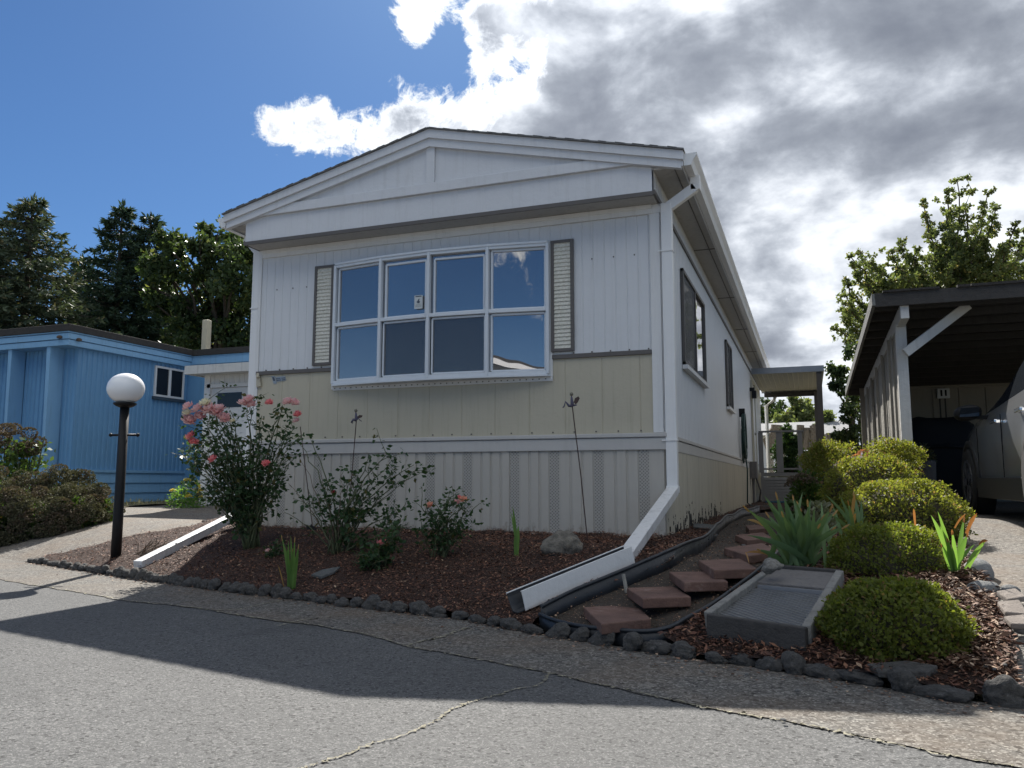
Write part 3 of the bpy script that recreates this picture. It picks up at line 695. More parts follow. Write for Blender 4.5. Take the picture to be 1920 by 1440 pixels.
mb = MB().bar(dj + Vector((0, 0, .02)), dend, .095, .07); mb.build('downspout_extension', M_DSTAIN, home, bevel=.004)
# left downspout and its kicked extension (white, along the bed)
mb = MB().bar((-HW - .22, .02, 3.42), (-HW - .05, .02, 3.24), .075, .055, (0, 1, 0)).bar((-HW - .05, .02, 3.26), (-HW - .05, .02, .52), .085, .065, (0, 1, 0)); mb.build('downspout', M_PVC, home, bevel=.006)
mb = MB().box(-HW - .10, -HW, -.02, -.014, 2.62, 2.63); mb.build('pipe_clip', M_PVC, home)
le = hit(258, 1064, .05)
mb = MB().bar((-HW - .05, .0, .50), (le.x, le.y, le.z + .02), .085, .07); mb.build('downspout_extension', M_DSTAIN, home, bevel=.004)
# stub of side awning on left
mb = MB().box(-HW - .32, -HW - .0, 2.2, 4.8, 2.78, 2.92).box(-HW - .34, -HW - .32, 2.18, 4.8, 2.80, 2.93); mb.build('side_awning', M_FASCIA, home)
# ---------------- bay window
bx = [-3.295, -2.725, -2.185, -1.59, -1.025]; by = [-.035, -.115, -.145, -.115, -.035]; z0, zm, z1 = 1.765, 2.365, 2.985
win = MB()
def vpost(mb, x, y, w, z0, z1, d=.045): return mb.box(x - w / 2, x + w / 2, y - d / 2, y + d / 2, z0, z1)
for i in range(5): vpost(win, bx[i], by[i] - .006, .030, z0, z1, .05)
for i in range(4):
    a = Vector((bx[i], by[i], 0)); b = Vector((bx[i + 1], by[i + 1], 0))
    for z, h, d in ((z0 + .012, .034, .05), (z1 - .014, .030, .05), (zm, .036, .048)):
        win.bar((a.x, a.y, z), (b.x, b.y, z), d, h)
wf = win.build('window', M_ALU, home, bevel=.004)
sash = MB()
for i in range(4):
    a = Vector((bx[i], by[i] + .012, 0)); b = Vector((bx[i + 1], by[i + 1] + .012, 0)); t = (b - a).normalized()
    for lo, hi in ((z0 + .03, zm - .02), (zm + .02, z1 - .03)):
        mid = i in (1, 2); m1 = .035 if mid and lo > 2 else .018; w = .020
        p = a + t * (.018 + m1); q = b - t * (.018 + m1 * .6); ht = hi - (.04 if mid and lo > 2 else .012); lb = lo + (.0 if lo > 2 else .012)
        for (pa, pb) in (((p, lb), (p, ht)), ((q, lb), (q, ht))): sash.bar((pa[0].x, pa[0].y, pa[1]), (pb[0].x, pb[0].y, pb[1]), .018, w, (0, 1, 0))
        sash.bar((p.x, p.y, ht), (q.x, q.y, ht), .018, w); sash.bar((p.x, p.y, lb), (q.x, q.y, lb), .018, w * .8)
sash.build('sash', M_ALU, wf, bevel=.002)
gp = MB(); scn = MB()
for i in range(4):
    a = Vector((bx[i], by[i] + .020, 0)); b = Vector((bx[i + 1], by[i + 1] + .020, 0))
    for lo, hi in ((z0, zm), (zm, z1)):
        gp.add([(a.x, a.y, lo), (b.x, b.y, lo), (b.x, b.y, hi), (a.x, a.y, hi)], [(0, 1, 2, 3)])
    if i in (1, 2): scn.add([(a.x + .01, a.y - .016, z0 + .02), (b.x - .01, b.y - .016, z0 + .02), (b.x - .01, b.y - .016, zm - .01), (a.x + .01, a.y - .016, zm - .01)], [(0, 1, 2, 3)])
gp.build('pane', M_GLASS, wf); scn.build('insect_screen', M_SCREEN, wf)
cap = MB()
base_ = [(bx[0] - .03, 0)] + [(x, y - .035) for x, y in zip(bx, by)] + [(bx[4] + .03, 0)]
cap.prism([(x, y, z1) for x, y in base_], (0, 0, .02)); cap.build('head_cap', M_ALU, wf)
MB().prism([(x, y, z0 - .022) for x, y in base_], (0, 0, .020)).build('sill', M_ALU, wf)
fl = MB(); fl.box(bx[0] - .02, bx[4] + .035, -.016, -.003, z0 - .062, z0 - .022)
fl.box(bx[0] - .035, bx[0] - .01, -.02, 0, z0 - .05, z1); fl.box(bx[4] + .012, bx[4] + .035, -.02, 0, z0 - .05, z1)
fl.build('flashing', M_WTRIM, wf)
fh = MB()
for x in np.arange(bx[0], bx[4] + .02, .062): fh.box(x, x + .012, -.019, -.0161, z0 - .046, z0 - .036)
fh.build('screw', M_BROWN, wf)
# paper notice in the second pane: dark picture above faint lines
M_PAPER = flat('notice_paper', (.55, .58, .58), .6); M_INK = flat('notice_ink', (.05, .07, .10), .7); M_INK2 = flat('faint_notice_ink', (.30, .33, .33), .7)
nb_ = MB(); na = ony(784, 566, -.15)
def dec(x0, x1, zz0, zz1, y): return [(x0, y, zz0), (x1, y, zz0), (x1, y, zz1), (x0, y, zz1)]
ny0 = -.143
nb_.prism(dec(na.x - .044, na.x + .044, na.z - .066, na.z + .066, ny0), (0, .001, 0)); nn = nb_.build('notice', M_PAPER, wf)
ni = MB(); ni.box(na.x - .032, na.x + .032, ny0 - .0015, ny0 - .0005, na.z + .051, na.z + .060)
ni.prism([(na.x + sx_ * 1.0, ny0 - .0015, na.z + sz_) for sx_, sz_ in [(-.020, .002), (-.010, .013), (.002, .030), (.010, .034), (.010, .018), (.004, .014), (.018, .002), (.008, -.012), (-.008, -.012)]], (0, .001, 0))
ni.build('notice_ink', M_INK, wf)
ni = MB()
for k, (a_, b__) in enumerate(((-.024, .024), (-.034, -.002), (.004, .034), (-.034, .030))): ni.box(na.x + a_, na.x + b__, ny0 - .0015, ny0 - .0005, na.z - .024 - .011 * (k - (k > 1)), na.z - .020 - .011 * (k - (k > 1)))
ni.build('notice_ink', M_INK2, wf)
# shutters
for x0, x1 in ((-3.562, -3.330), (-1.000, -.784)):
    f = MB(); zb_, zt_ = 1.965, 3.008; w = .030
    f.box(x0, x0 + w, -.032, -.006, zb_, zt_).box(x1 - w, x1, -.032, -.006, zb_, zt_).box(x0 + w, x1 - w, -.031, -.006, zb_, zb_ + w).box(x0 + w, x1 - w, -.031, -.006, zt_ - w, zt_)
    sh = f.build('shutter', M_BROWN, home, bevel=.002)
    l = MB(); N = 27
    for k in range(N):
        za = zb_ + w + (zt_ - zb_ - 2 * w) * k / N; zb2 = zb_ + w + (zt_ - zb_ - 2 * w) * (k + 1) / N; m_ = za + (zb2 - za) * .75
        l.add([(x0 + w, -.027, za), (x1 - w, -.027, za), (x1 - w, -.019, m_), (x0 + w, -.019, m_)], [(0, 1, 2, 3)])
        l.add([(x0 + w, -.019, m_), (x1 - w, -.019, m_), (x1 - w, -.027, zb2), (x0 + w, -.027, zb2)], [(0, 1, 2, 3)])
    l.build('louvre_panel', M_LOUV, sh)
# side windows
for (ya, yb, za, zb_) in ((1.20, 3.02, 1.97, 2.97), (5.8, 6.75, 1.95, 3.0)):
    f = MB(); w = .035; X0, X1 = .004, .035
    f.box(X0, X1, ya, ya + w, za, zb_).box(X0, X1, yb - w, yb, za, zb_).box(X0, X1, ya, yb, za - .001, za + w).box(X0, X1, ya, yb, zb_ - w, zb_ + .001)
    ym = (ya + yb) / 2 + .05; f.box(X0, X1 - .004, ym - .02, ym + .02, za + w, zb_ - w)
    sw = f.build('side_window', M_BROWN, home, bevel=.003)
    MB().box(.002, .012, ya + w, yb - w, za + w, zb_ - w).build('pane', M_GLASS, sw)
    MB().box(.016, .020, ya + w, ym - .02, za + w, zb_ - w).build('insect_screen', M_SCREEN, sw)
    MB().box(.004, .060, ya - .02, yb + .02, za - .045, za - .004).build('sill', M_WTRIM, sw)
# door beyond the hose, porch lamp, meter box, faucet
MB().box(.004, .045, 11.6, 11.68, .95, 3.05).box(.004, .045, 12.55, 12.63, .95, 3.05).build('door_frame', M_CREAM, home)
dr = MB().box(.002, .03, 11.68, 12.55, .95, 3.0).build('door', M_WTRIM, home)
MB().lathe((.07, 11.75, 1.85), [(.01, -.03), (.03, 0), (.01, .03)], 10).build('door_handle', M_CHROME, dr)
mb = MB().box(.0, .10, 11.38, 11.48, 2.78, 2.86).box(.04, .14, 11.36, 11.50, 2.62, 2.79); mb.build('porch_lamp', M_BLK, home, bevel=.01)
mb = MB().box(.02, .16, 10.2, 10.5, .85, 1.2).tube([(.08, 10.35, .86), (.08, 10.35, .36)], .03).tube([(.12, 10.45, .9), (.2, 10.6, .6), (.16, 10.9, .4)], .018)
mb.build('meter_box', M_GREYW, home, bevel=.01)
# maker's plate and small bracket on the cream siding
bp = ony(528, 713, 0); M_BADGE = flat('badge_metal', (.34, .35, .36), .3, .6); M_BADGED = flat('badge_dark', (.05, .055, .07), .4)
b1 = MB(); X, Z = bp.x, bp.z
b1.prism([(X - .125, -.008, Z + .045), (X - .082, -.008, Z + .045), (X - .052, -.008, Z - .033), (X - .094, -.008, Z - .033)], (0, .006, 0))
b1.prism([(X - .072, -.008, Z + .034), (X + .045, -.008, Z + .040), (X + .060, -.008, Z - .004), (X - .052, -.008, Z - .014)], (0, .006, 0))
bd = b1.build('nameplate', M_BADGE, home)
b2 = MB()
b2.prism([(X - .113, -.0095, Z + .036), (X - .090, -.0095, Z + .036), (X - .074, -.0095, Z - .004), (X - .096, -.0095, Z - .004)], (0, .001, 0))
for r_ in range(2):
    for k in range(10):
        if k == 5: continue
        x = X - .064 + k * .0112 + r_ * .006; zz = Z + .022 - r_ * .017 + k * .0006
        b2.prism([(x, -.0095, zz), (x + .007, -.0095, zz + .0005), (x + .010, -.0095, zz - .011), (x + .003, -.0095, zz - .011)], (0, .001, 0))
b2.build('lettering', M_BADGED, bd)
b3 = ony(486, 713, 0)
mb = MB().prism([(b3.x - .02, -.03, b3.z + .07), (b3.x + .01, -.03, b3.z + .075), (b3.x + .045, -.03, b3.z - .07), (b3.x - .015, -.03, b3.z - .075)], (0, .02, 0)); mb.lathe((b3.x + .01, -.035, b3.z + .03), [(.0, -.02), (.022, 0), (.0, .02)], 10)
mb.build('wall_bracket', M_CREAM, home, bevel=.004)

# ================================================================== EDGING STONES
def rock_mesh(name, seed, sub=2, rough=.18, squash=(1, 1, 1), mat=None):
    bm = bmesh.new(); bmesh.ops.create_icosphere(bm, subdivisions=sub, radius=1)
    r = random.Random(seed); offs = [(Vector((r.gauss(0, 1), r.gauss(0, 1), r.gauss(0, 1))).normalized(), r.uniform(.4, 1.3)) for _ in range(9)]
    for v in bm.verts:
        d = v.co.normalized(); k = 1 + sum(max(0, d.dot(o) - .55) * a for o, a in offs) * rough * 2 - rough * .6 + r.gauss(0, rough * (.10 if sub < 4 else .03))
        k += mnoise.fractal(d * 2.2 + Vector((seed, 0, 0)), .8, 2.0, 6) * rough * .75
        v.co = Vector((d.x * squash[0], d.y * squash[1], d.z * squash[2])) * k
    me = bpy.data.meshes.new(name); bm.to_mesh(me); bm.free(); me.materials.append(mat)
    me.polygons.foreach_set('use_smooth', [True] * len(me.polygons)); return me
LAVA = [rock_mesh('edging_stone', 20 + i, 4, .26, (1, 1, 1), M_LAVA) for i in range(5)]
def rock(name, me, loc, s, rz=0, label=None, cat='stone', group=None, tilt=0):
    o = bpy.data.objects.new(name, me); COL.objects.link(o); o.location = loc; o.scale = s; o.rotation_euler = (tilt, tilt * .5, rz)
    return tag(o, label, cat, group)
ORD = ['first', 'second', 'third', 'fourth', 'fifth', 'sixth', 'seventh', 'eighth', 'ninth', 'tenth', 'eleventh', 'twelfth', 'thirteenth', 'fourteenth', 'fifteenth']
def stonerow(pts, w0, w1, gap, label, group, hgt=.055, inset=.02, olab=None):
    made = []
    P = [Vector(p) for p in pts]; L = [0]
    for a, b in zip(P, P[1:]): L.append(L[-1] + (b - a).length)
    s = 0
    while s < L[-1]:
        k_ = len(made); f = s / L[-1]; w = (w0 + (w1 - w0) * f) * rnd.uniform(.8, 1.2)
        i = max(k for k in range(len(L)) if L[k] <= s); i = min(i, len(P) - 2); t = (s - L[i]) / (L[i + 1] - L[i]); p = P[i].lerp(P[i + 1], t)
        d = P[i + 1] - P[i]; an = math.atan2(d.y, d.x)
        h = hgt * rnd.uniform(.8, 1.3) * (1 + .5 * f)
        lb_ = label if olab is None or k_ >= 15 else ORD[k_] + ' ' + olab
        made.append(1); rock('edging_stone', rnd.choice(LAVA), (p.x + rnd.gauss(0, .008), p.y + inset + rnd.gauss(0, .01), float(H(p.x, p.y - .1)) + h * .35), (w * .47, .034 + .010 * f, h * .52 * rnd.uniform(.8, 1.15)), an + rnd.choice((0, pi)), lb_, 'edging stone', group)
        s += w + gap * rnd.random() * 2
def epts(a, b): return [(x, float(ye(x))) for x in np.linspace(a, b, 40)]
x0e, x1e = E0[0][0], E0[-1][0]
stonerow(epts(x0e, -2.2), .095, .115, .002, 'small dark scalloped stone in the street edging row below the lamp post and roses', 'small edging stones along the street by the rose bed')
stonerow(epts(-2.2, -.85), .115, .125, .004, 'dark lumpy stone in the edging row between the slate and the loose white gutter', 'edging stones by the middle of the rose bed', olab='dark edging stone from the left in the row below the flat slate')
stonerow(epts(-.78, .7), .125, .135, .02, 'dark round stone lying along the black plastic edging tip beside the street', 'edging stones at the path tip', olab='dark edging stone from the left, counted from the black plastic edging tip')
stonerow(epts(.74, 1.9), .12, .165, .004, 'large rounded dark kerb stone in front of the nearest clipped hedge', 'large edging stones in front of the hedge', .058, .03, olab='large dark stone from the left in front of cover box and nearest hedge')
stonerow([(LW[0].x, LW[0].y + .02), (LW[1].x, LW[1].y), (LW[2].x, LW[2].y), (LW[3].x, LW[3].y)], .10, .12, .004, 'low dark stone in the row between the left driveway and the mulch wedge', 'edging stones along the left driveway', .03, 0)

# ================================================================== LAMP POST
lp = hit(217, 1046, .03); lx, ly, lz = lp.x, lp.y, float(H(lp.x, lp.y))
nlamp = float((MC[2] @ (np.array([lx, ly, lz]) - CAM)))
ztop = ont(227, 757, nlamp).z
M_GLOBE, gg, gb = base_mat('opal_globe'); gb.inputs['Base Color'].default_value = (.86, .86, .86, 1); gb.inputs['Roughness'].default_value = .25
gb.inputs['Subsurface Weight'].default_value = .35; gb.inputs['Subsurface Radius'].default_value = (.06, .06, .06)
lamp = thing('lamp_post', (lx, ly, lz), 'black lamp post with round white globe standing at the left end of the mulch', 'lamp post')
MB().lathe((lx, ly, lz - .1), [(.046, 0), (.044, .5), (.041, ztop - lz + .1)], 20).build('pole', M_BLK, lamp, True)
MB().lathe((lx, ly, ztop - .02), [(.042, 0), (.075, .012), (.10, .03), (.098, .045), (.05, .05)], 24).build('collar', M_BLK, lamp, True)
rg = .163; mb = MB(); mb.lathe((lx, ly, ztop + .015), [(.001, 0)] + [(rg * sin(pi * k / 20) * 1.0, .0 + rg * .88 * (1 - cos(pi * k / 20))) for k in range(3, 20)] + [(.001, rg * 1.76)], 40)
mb.build('globe', M_GLOBE, lamp, True)
zr = ont(226, 814, nlamp).z; rt = Vector(MC[0])
mb = MB().tube([Vector((lx, ly, zr)) - rt * .11, Vector((lx, ly, zr)) + rt * .13], .011, 8)
for s in (-.115, .135):
    c = Vector((lx, ly, zr)) + rt * s; mb.lathe(c - Vector((0, 0, .018)), [(.002, 0), (.016, .008), (.018, .018), (.014, .030), (.002, .036)], 10)
mb.build('ladder_rest', M_BLK, lamp, True)

# ================================================================== PAVERS
PV = [([(1094, 1138), (1192, 1133), (1221, 1160), (1128, 1170)], 'nearest red square paver by the black edging tip'),
      ([(1175, 1102), (1263, 1099), (1296, 1119), (1205, 1122)], 'second red paver from the street on the dirt path'),
      ([(1254, 1072), (1337, 1071), (1365, 1090), (1283, 1092)], 'third red paver from the street, left of the wood framed cover'),
      ([(1309, 1050), (1389, 1047), (1421, 1066), (1339, 1069)], 'fourth red paver from the street, below the tall iris leaves'),
      ([(1357, 1027), (1430, 1018), (1460, 1033), (1404, 1042)], 'fifth paver, pale and worn, partly under the iris leaves'),
      ([(1378, 1003), (1432, 998), (1448, 1008), (1400, 1013)], 'sixth dark paver, farther up the path behind the iris'),
      ([(1398, 985), (1430, 983), (1440, 990), (1405, 993)], 'farthest small dark paver at the bend of the path')]
for i, (q, lb) in enumerate(PV):
    c = hit(sum(p[0] for p in q) / 4, sum(p[1] for p in q) / 4, .035); z = c.z + .0
    P = [onz(u, v, z) for u, v in q]
    mb = MB(); mb.hexa([p + Vector((0, 0, -.052)) for p in P], [p + Vector((0, 0, 0)) for p in P])
    o = mb.build('paver', M_PAVER, None, bevel=.006); tag(o, lb, 'paver', 'red pavers up the dirt path')
# ================================================================== BLACK PLASTIC EDGING
def ribbon(name, P, hgt, label):
    mb = MB(); P = [Vector(p) for p in P]; dd = []
    Q = []
    for a, b in zip(P, P[1:]):
        n = max(2, int((b - a).length / .06)); Q += [a.lerp(b, k / n) for k in range(n)]
    Q.append(P[-1]); Q = [(Q[max(i - 2, 0)] + Q[max(i - 1, 0)] + Q[i] + Q[min(i + 1, len(Q) - 1)] + Q[min(i + 2, len(Q) - 1)]) / 5 for i in range(len(Q))]
    rr = random.Random(4); T = []; 
    for i, p in enumerate(Q):
        a = Q[max(i - 1, 0)]; b = Q[min(i + 1, len(Q) - 1)]; t = Vector((b.x - a.x, b.y - a.y, 0)).normalized(); nr = Vector((-t.y, t.x, 0)); w = .006 * sin(i * 1.7) + rr.gauss(0, .003)
        T.append((p, nr, w))
    vs = []; 
    for p, nr, w in T:
        zt = p.z + .012 * sin(p.y * 3); zb = p.z - hgt
        vs += [p + nr * (w - .004) + Vector((0, 0, zb - p.z)), p + nr * (w * .2 - .004) + Vector((0, 0, zt - p.z)), p + nr * (w * .2 + .004) + Vector((0, 0, zt - p.z)), p + nr * (w + .004) + Vector((0, 0, zb - p.z))]
    n = len(T); mb.add(vs, [(i * 4 + k, i * 4 + (k + 1) % 4, (i + 1) * 4 + (k + 1) % 4, (i + 1) * 4 + k) for i in range(n - 1) for k in range(4)] + [(0, 1, 2, 3), (4 * n - 4, 4 * n - 3, 4 * n - 2, 4 * n - 1)])
    o = mb.build(name, M_PLAST, None, True)
    tp = MB().tube([p + nr * (w * .2) + Vector((0, 0, .012 * sin(p.y * 3))) for p, nr, w in T], .011, 8).build('top_bead', M_PLAST, o, True)
    return tag(o, label, 'lawn edging')
lz_ = .085
ribbon('lawn_edging', [(p.x, p.y, float(H(p.x, p.y)) + lz_) for p in EL[:-1]], .16, 'long wavy black plastic edging between the rose bed mulch and the dirt path')
ribbon('lawn_edging', [(p.x, p.y, float(H(p.x, p.y)) + .06) for p in ER[:11]], .12, 'shorter black plastic edging curving along the street tip to the wood framed cover')
sp = hit(1175, 1105, .0)
mb = MB().bar((sp.x, sp.y, sp.z - .02), (sp.x - .02, sp.y + .01, sp.z + .085), .018, .012); tag(mb.build('wooden_stake', M_CARW), 'small tan wooden stake leaning on the black edging by the second paver', 'stake')
# ================================================================== UTILITY VAULT
vz = .155
A_ = hit(1327, 1158, .07); zv = A_.z
def oz(u, v, dz=0): return onz(u, v, zv + dz)
FLc, FRc, BLc, BRc = hit(1327, 1150, .125), hit(1512, 1176, .125), hit(1450, 1060, .10), hit(1575, 1068, .10)
vt = thing('utility_vault', (FLc.x, FLc.y, FLc.z - .1), 'weathered grey wood frame around metal covers, between pavers and hedge', 'utility cover')
def board(a, b, w=.045, h=.11, m=M_GREYW, nm='frame_board'): return MB().bar(a - Vector((0, 0, h / 2)), b - Vector((0, 0, h / 2)), w, h).build(nm, m, vt, bevel=.006)
board(FLc, FRc, .04, .14, M_DARKW); board(FLc + Vector((-.0, .02, .006)), BLc, .04, .10, M_WEATH); board(FRc + Vector((0, .02, .006)), BRc + Vector((0.0, 0, 0)), .04, .10, M_WEATH); board(BLc + Vector((.02, .0, .004)), BRc, .04, .10, M_DARKW)
t = .63; mid1 = FLc.lerp(BLc, t); mid2 = FRc.lerp(BRc, t); dn_ = Vector((0, 0, -.028))
def inset(p, c, k): return p.lerp(c, k)
cen = (FLc + FRc + mid1 + mid2) / 4; cen2 = (mid1 + mid2 + BLc + BRc) / 4
q = [inset(p, cen, .05) + dn_ for p in (FLc, FRc, mid2, mid1)]
MB().hexa([p - Vector((0, 0, .012)) for p in q], q).build('tread_plate', M_PLATE, vt)
q = [inset(p, cen2, .06) + Vector((0, 0, -.012)) for p in (mid1.lerp(BLc, .1), mid2.lerp(BRc, .1), BRc, BLc)]
MB().hexa([p - Vector((0, 0, .025)) for p in q], q).build('cover_plate', M_GREYW, vt, bevel=.004)
MB().bar(q[0] + Vector((.01, -.03, -.02)), q[1] + Vector((-.01, -.03, -.02)), .022, .018).build('metal_rim', flat('dull_metal', (.22, .23, .25), .5, .3), vt)
cc = onz(1448, 1062, BLc.z + .02); rock('coral_stone', rock_mesh('coral_stone', 3, 3, .35, (1, 1, 1), M_CORAL), tuple(cc), (.05, .032, .028), .3, 'small pale pitted coral-like stone on the corner of the wood frame', 'stone')
tc_ = oz(1510, 1078, .11); rock('stone', rock_mesh('stone', 5, 2, .3, (1, 1, 1), M_LAVA), tuple(tc_ + Vector((0, -.02, 0))), (.045, .03, .02), .3, 'small dark stone on the rear edge of the metal cover', 'stone')
# ================================================================== ROCKS
bo = hit(1052, 1046, .02); nb = float(MC[2] @ (np.array(bo) - CAM)); wb = 78 / FP * nb
rock('boulder', rock_mesh('boulder', 11, 4, .22, (1, 1, 1), M_ROCK), (bo.x, bo.y + wb * .3, bo.z + wb * .26), (wb * .46, wb * .40, wb * .36), .5, 'rounded grey-brown boulder in the mulch below the right fairy stake', 'boulder')
sl_ = [hit(u, v, .045) for u, v in [(583, 1082), (603, 1073), (638, 1067), (628, 1076), (602, 1086)]]
tag(MB().prism([tuple(p) for p in sl_], (0, 0, .02)).build('slate', M_SLATE, None, bevel=.004), 'flat grey slate slab lying in the mulch right of the gladiolus leaves', 'stone')
RIV = [rock_mesh('river_stone', 40 + i, 3, .12, (1, 1, 1), M_RIVER) for i in range(3)]
for u, v, w, h, lb in [(1838, 1066, 62, 36, 'grey river stone behind the orange tipped gladiolus leaves'), (1843, 1100, 56, 24, 'pale whitish river stone right of the gladiolus base'), (1815, 1042, 40, 22, 'small grey river stone beside the driveway edge'), (1800, 1110, 30, 16, 'small half buried round stone near the gladiolus base'), (1895, 1105, 34, 16, 'flat small stone at the driveway edge above the flagstones')]:
    p = hit(u, v + h * .4, .02); n = float(MC[2] @ (np.array(p) - CAM)); s = n / FP
    rock('river_stone', rnd.choice(RIV), tuple(p + Vector((0, .02, h * s * .2))), (w * s * .5, w * s * .4, h * s * .62), rnd.random() * 3, lb, 'stone')
for k, (q, lb) in enumerate([([(1868, 1118), (1905, 1112), (1925, 1128), (1890, 1134)], 'farthest flagstone at the right edge of the mulch'), ([(1870, 1138), (1912, 1134), (1930, 1162), (1885, 1158)], 'middle flagstone at the right edge of the mulch'), ([(1882, 1166), (1922, 1162), (1940, 1182), (1896, 1180)], 'nearest flagstone at the right edge of the mulch')]):
    P = [tuple(hit(u, v, .045)) for u, v in q]; tag(MB().prism(P, (0, 0, .025)).build('flagstone', M_FLAG, None, bevel=.006), lb, 'flagstone')
p = [hit(u, v, .04) for u, v in [(1300, 984), (1345, 988), (1340, 996), (1300, 992)]]
tag(MB().prism([tuple(a) for a in p], (0, 0, .02)).build('slate', M_SLATE, None, bevel=.004), 'curved grey slab in the mulch beside the white home and the edging', 'stone')
p = [hit(u, v, .03) for u, v in [(1625, 1258), (1700, 1252), (1760, 1262), (1740, 1275), (1650, 1272)]]
tag(MB().prism([tuple(a) for a in p], (0, 0, .03)).build('slate', M_LAVAS, None, bevel=.006), 'flat dark slab in the mulch under the nearest hedge', 'stone')
# loose pebbles
peb = rock_mesh('pebble', 60, 1, .2, (1, 1, 1), M_RIVER)
for u, v in [(738, 1169), (843, 1208), (893, 1181), (941, 1183), (1318, 1262), (1400, 1266), (1495, 1297), (1850, 1265), (1865, 1270), (1815, 1245), (1345, 1010), (1342, 1012), (800, 1064), (754, 1063), (1395, 1030), (1885, 1262), (1470, 1352), (1775, 1248)]:
    p = hit(u, v, .012); rock('pebble', peb, tuple(p + Vector((0, 0, .004 if v > 1160 and u < 1500 else .03))), (rnd.uniform(.008, .017), rnd.uniform(.006, .010), .005), rnd.random() * 3, 'tiny pale pebble scattered on the street shoulder or mulch', 'pebble', 'tiny loose pebbles')
# white gutter piece lying in the mulch
ga = hit(972, 1151, .045); gbp = hit(1191, 1058, .06)
dirn = (gbp - ga); Lg = dirn.length; tg = dirn.normalized(); sd = tg.cross(Vector((0, 0, 1))).normalized(); upv = sd.cross(tg)
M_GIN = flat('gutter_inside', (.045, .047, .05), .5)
prof = [(.0, .105), (.0, .012), (-.012, .0), (-.085, .0), (-.10, .03), (-.118, .075), (-.118, .105), (-.108, .105)]
def gpt(base, a, b, ex=0): return base + sd * a + upv * b + tg * ex
mb = MB(); N = 8; P8 = [(.0, .0), (.002, .012), (.002, .112), (-.010, .112), (-.010, .106), (-.004, .106), (-.004, .012), (-.004, .0)]
mb.prism([gpt(ga, a, b, .05) for a, b in P8], tg * (Lg - .05))
gt = mb.build('loose_gutter', M_PVC); tag(gt, 'loose white rain gutter length lying slanted on the mulch under the right downspout', 'gutter')
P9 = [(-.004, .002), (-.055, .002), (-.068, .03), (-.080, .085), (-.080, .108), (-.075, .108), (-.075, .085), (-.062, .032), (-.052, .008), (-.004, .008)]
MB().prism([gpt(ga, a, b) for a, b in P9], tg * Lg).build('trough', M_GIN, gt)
P9 = [(-.080, .100), (-.080, .112), (-.070, .112), (-.070, .108), (-.075, .106)]
MB().prism([gpt(ga, a, b, -.004) for a, b in P9], tg * Lg).build('rolled_lip', M_PVC, gt)

# ================================================================== PLANTS
M_ROSEL = leafmat('rose_leaf', (.022, .050, .024), (.055, .100, .042), (.10, .09, .03), .35, .32)
M_CANE = flat('rose_cane', (.085, .10, .045), .6); M_CANED = flat('dry_cane', (.15, .11, .075), .7)
def petalmat(nm, a, b_):
    m, g, b = base_mat(nm); r = g.new('ShaderNodeNewGeometry').outputs['Random Per Island']; c = g.mix(r, a, b_)
    g.put(b.inputs['Base Color'], c); b.inputs['Roughness'].default_value = .5
    t = g.new('ShaderNodeBsdfTranslucent'); g.put(t.inputs[0], c); ms = g.new('ShaderNodeMixShader'); ms.inputs[0].default_value = .35
    g.l.new(b.outputs[0], ms.inputs[1]); g.l.new(t.outputs[0], ms.inputs[2]); g.l.new(ms.outputs[0], g.n['Material Output'].inputs[0]); return m
PM = {'pink': petalmat('pink_petal', (.88, .50, .50), (.92, .70, .66)), 'cream': petalmat('cream_petal', (.88, .82, .58), (.9, .86, .70)), 'deep': petalmat('coral_pink_petal', (.88, .24, .26), (.92, .42, .40)),
      'peach': petalmat('peach_petal', (.85, .38, .25), (.88, .52, .38)), 'red': petalmat('dark_red_petal', (.35, .03, .05), (.5, .06, .08))}
def bloom(c, r, kind, parent):
    c = Vector(c); V = []; F = []; ax = Vector((rnd.gauss(0, .4), -.5 + rnd.gauss(0, .2), 1)).normalized(); a0 = ax.orthogonal().normalized(); b0 = ax.cross(a0)
    for ring, (np_, tilt, ln) in enumerate([(5, .25, .55), (6, .55, .75), (7, .9, .92), (8, 1.25, 1.0), (8, 1.6, .95)]):
        for k in range(np_):
            q = 2 * pi * (k + rnd.uniform(-.2, .2) + ring * .37) / np_; o = a0 * cos(q) + b0 * sin(q); s = ax.cross(o)
            tl = tilt + rnd.gauss(0, .12); d = ax * cos(tl) + o * sin(tl); up2 = ax * sin(tl) - o * cos(tl); w = r * .55 * rnd.uniform(.8, 1.2); L = r * ln * rnd.uniform(.9, 1.1); k0 = len(V)
            for f, ww, cu in ((0, .25, 0), (.5, .9, -.10), (.85, .85, .03), (1.0, .35, .14)):
                for sx2 in (-1, 0, 1): V.append(c + d * L * f + s * w * .5 * ww * sx2 + up2 * r * (cu + .12 * abs(sx2)))
            for i in range(3):
                for j in range(2): F.append((k0 + i * 3 + j, k0 + i * 3 + j + 1, k0 + (i + 1) * 3 + j + 1, k0 + (i + 1) * 3 + j))
    return npmesh('bloom', [tuple(v) for v in V], F, PM[kind], parent, True)
def bez(a, b, sag, n=9, wob=.02):
    a = Vector(a); b = Vector(b); m_ = a.lerp(b, .5) + Vector(sag); out = []
    for k in range(n + 1):
        t = k / n; p = a * (1 - t) ** 2 + m_ * 2 * t * (1 - t) + b * t * t
        out.append(p + Vector((rnd.gauss(0, wob), rnd.gauss(0, wob), rnd.gauss(0, wob * .5))) * (0 if k in (0,) else 1) * min(1, t * 3))
    return out
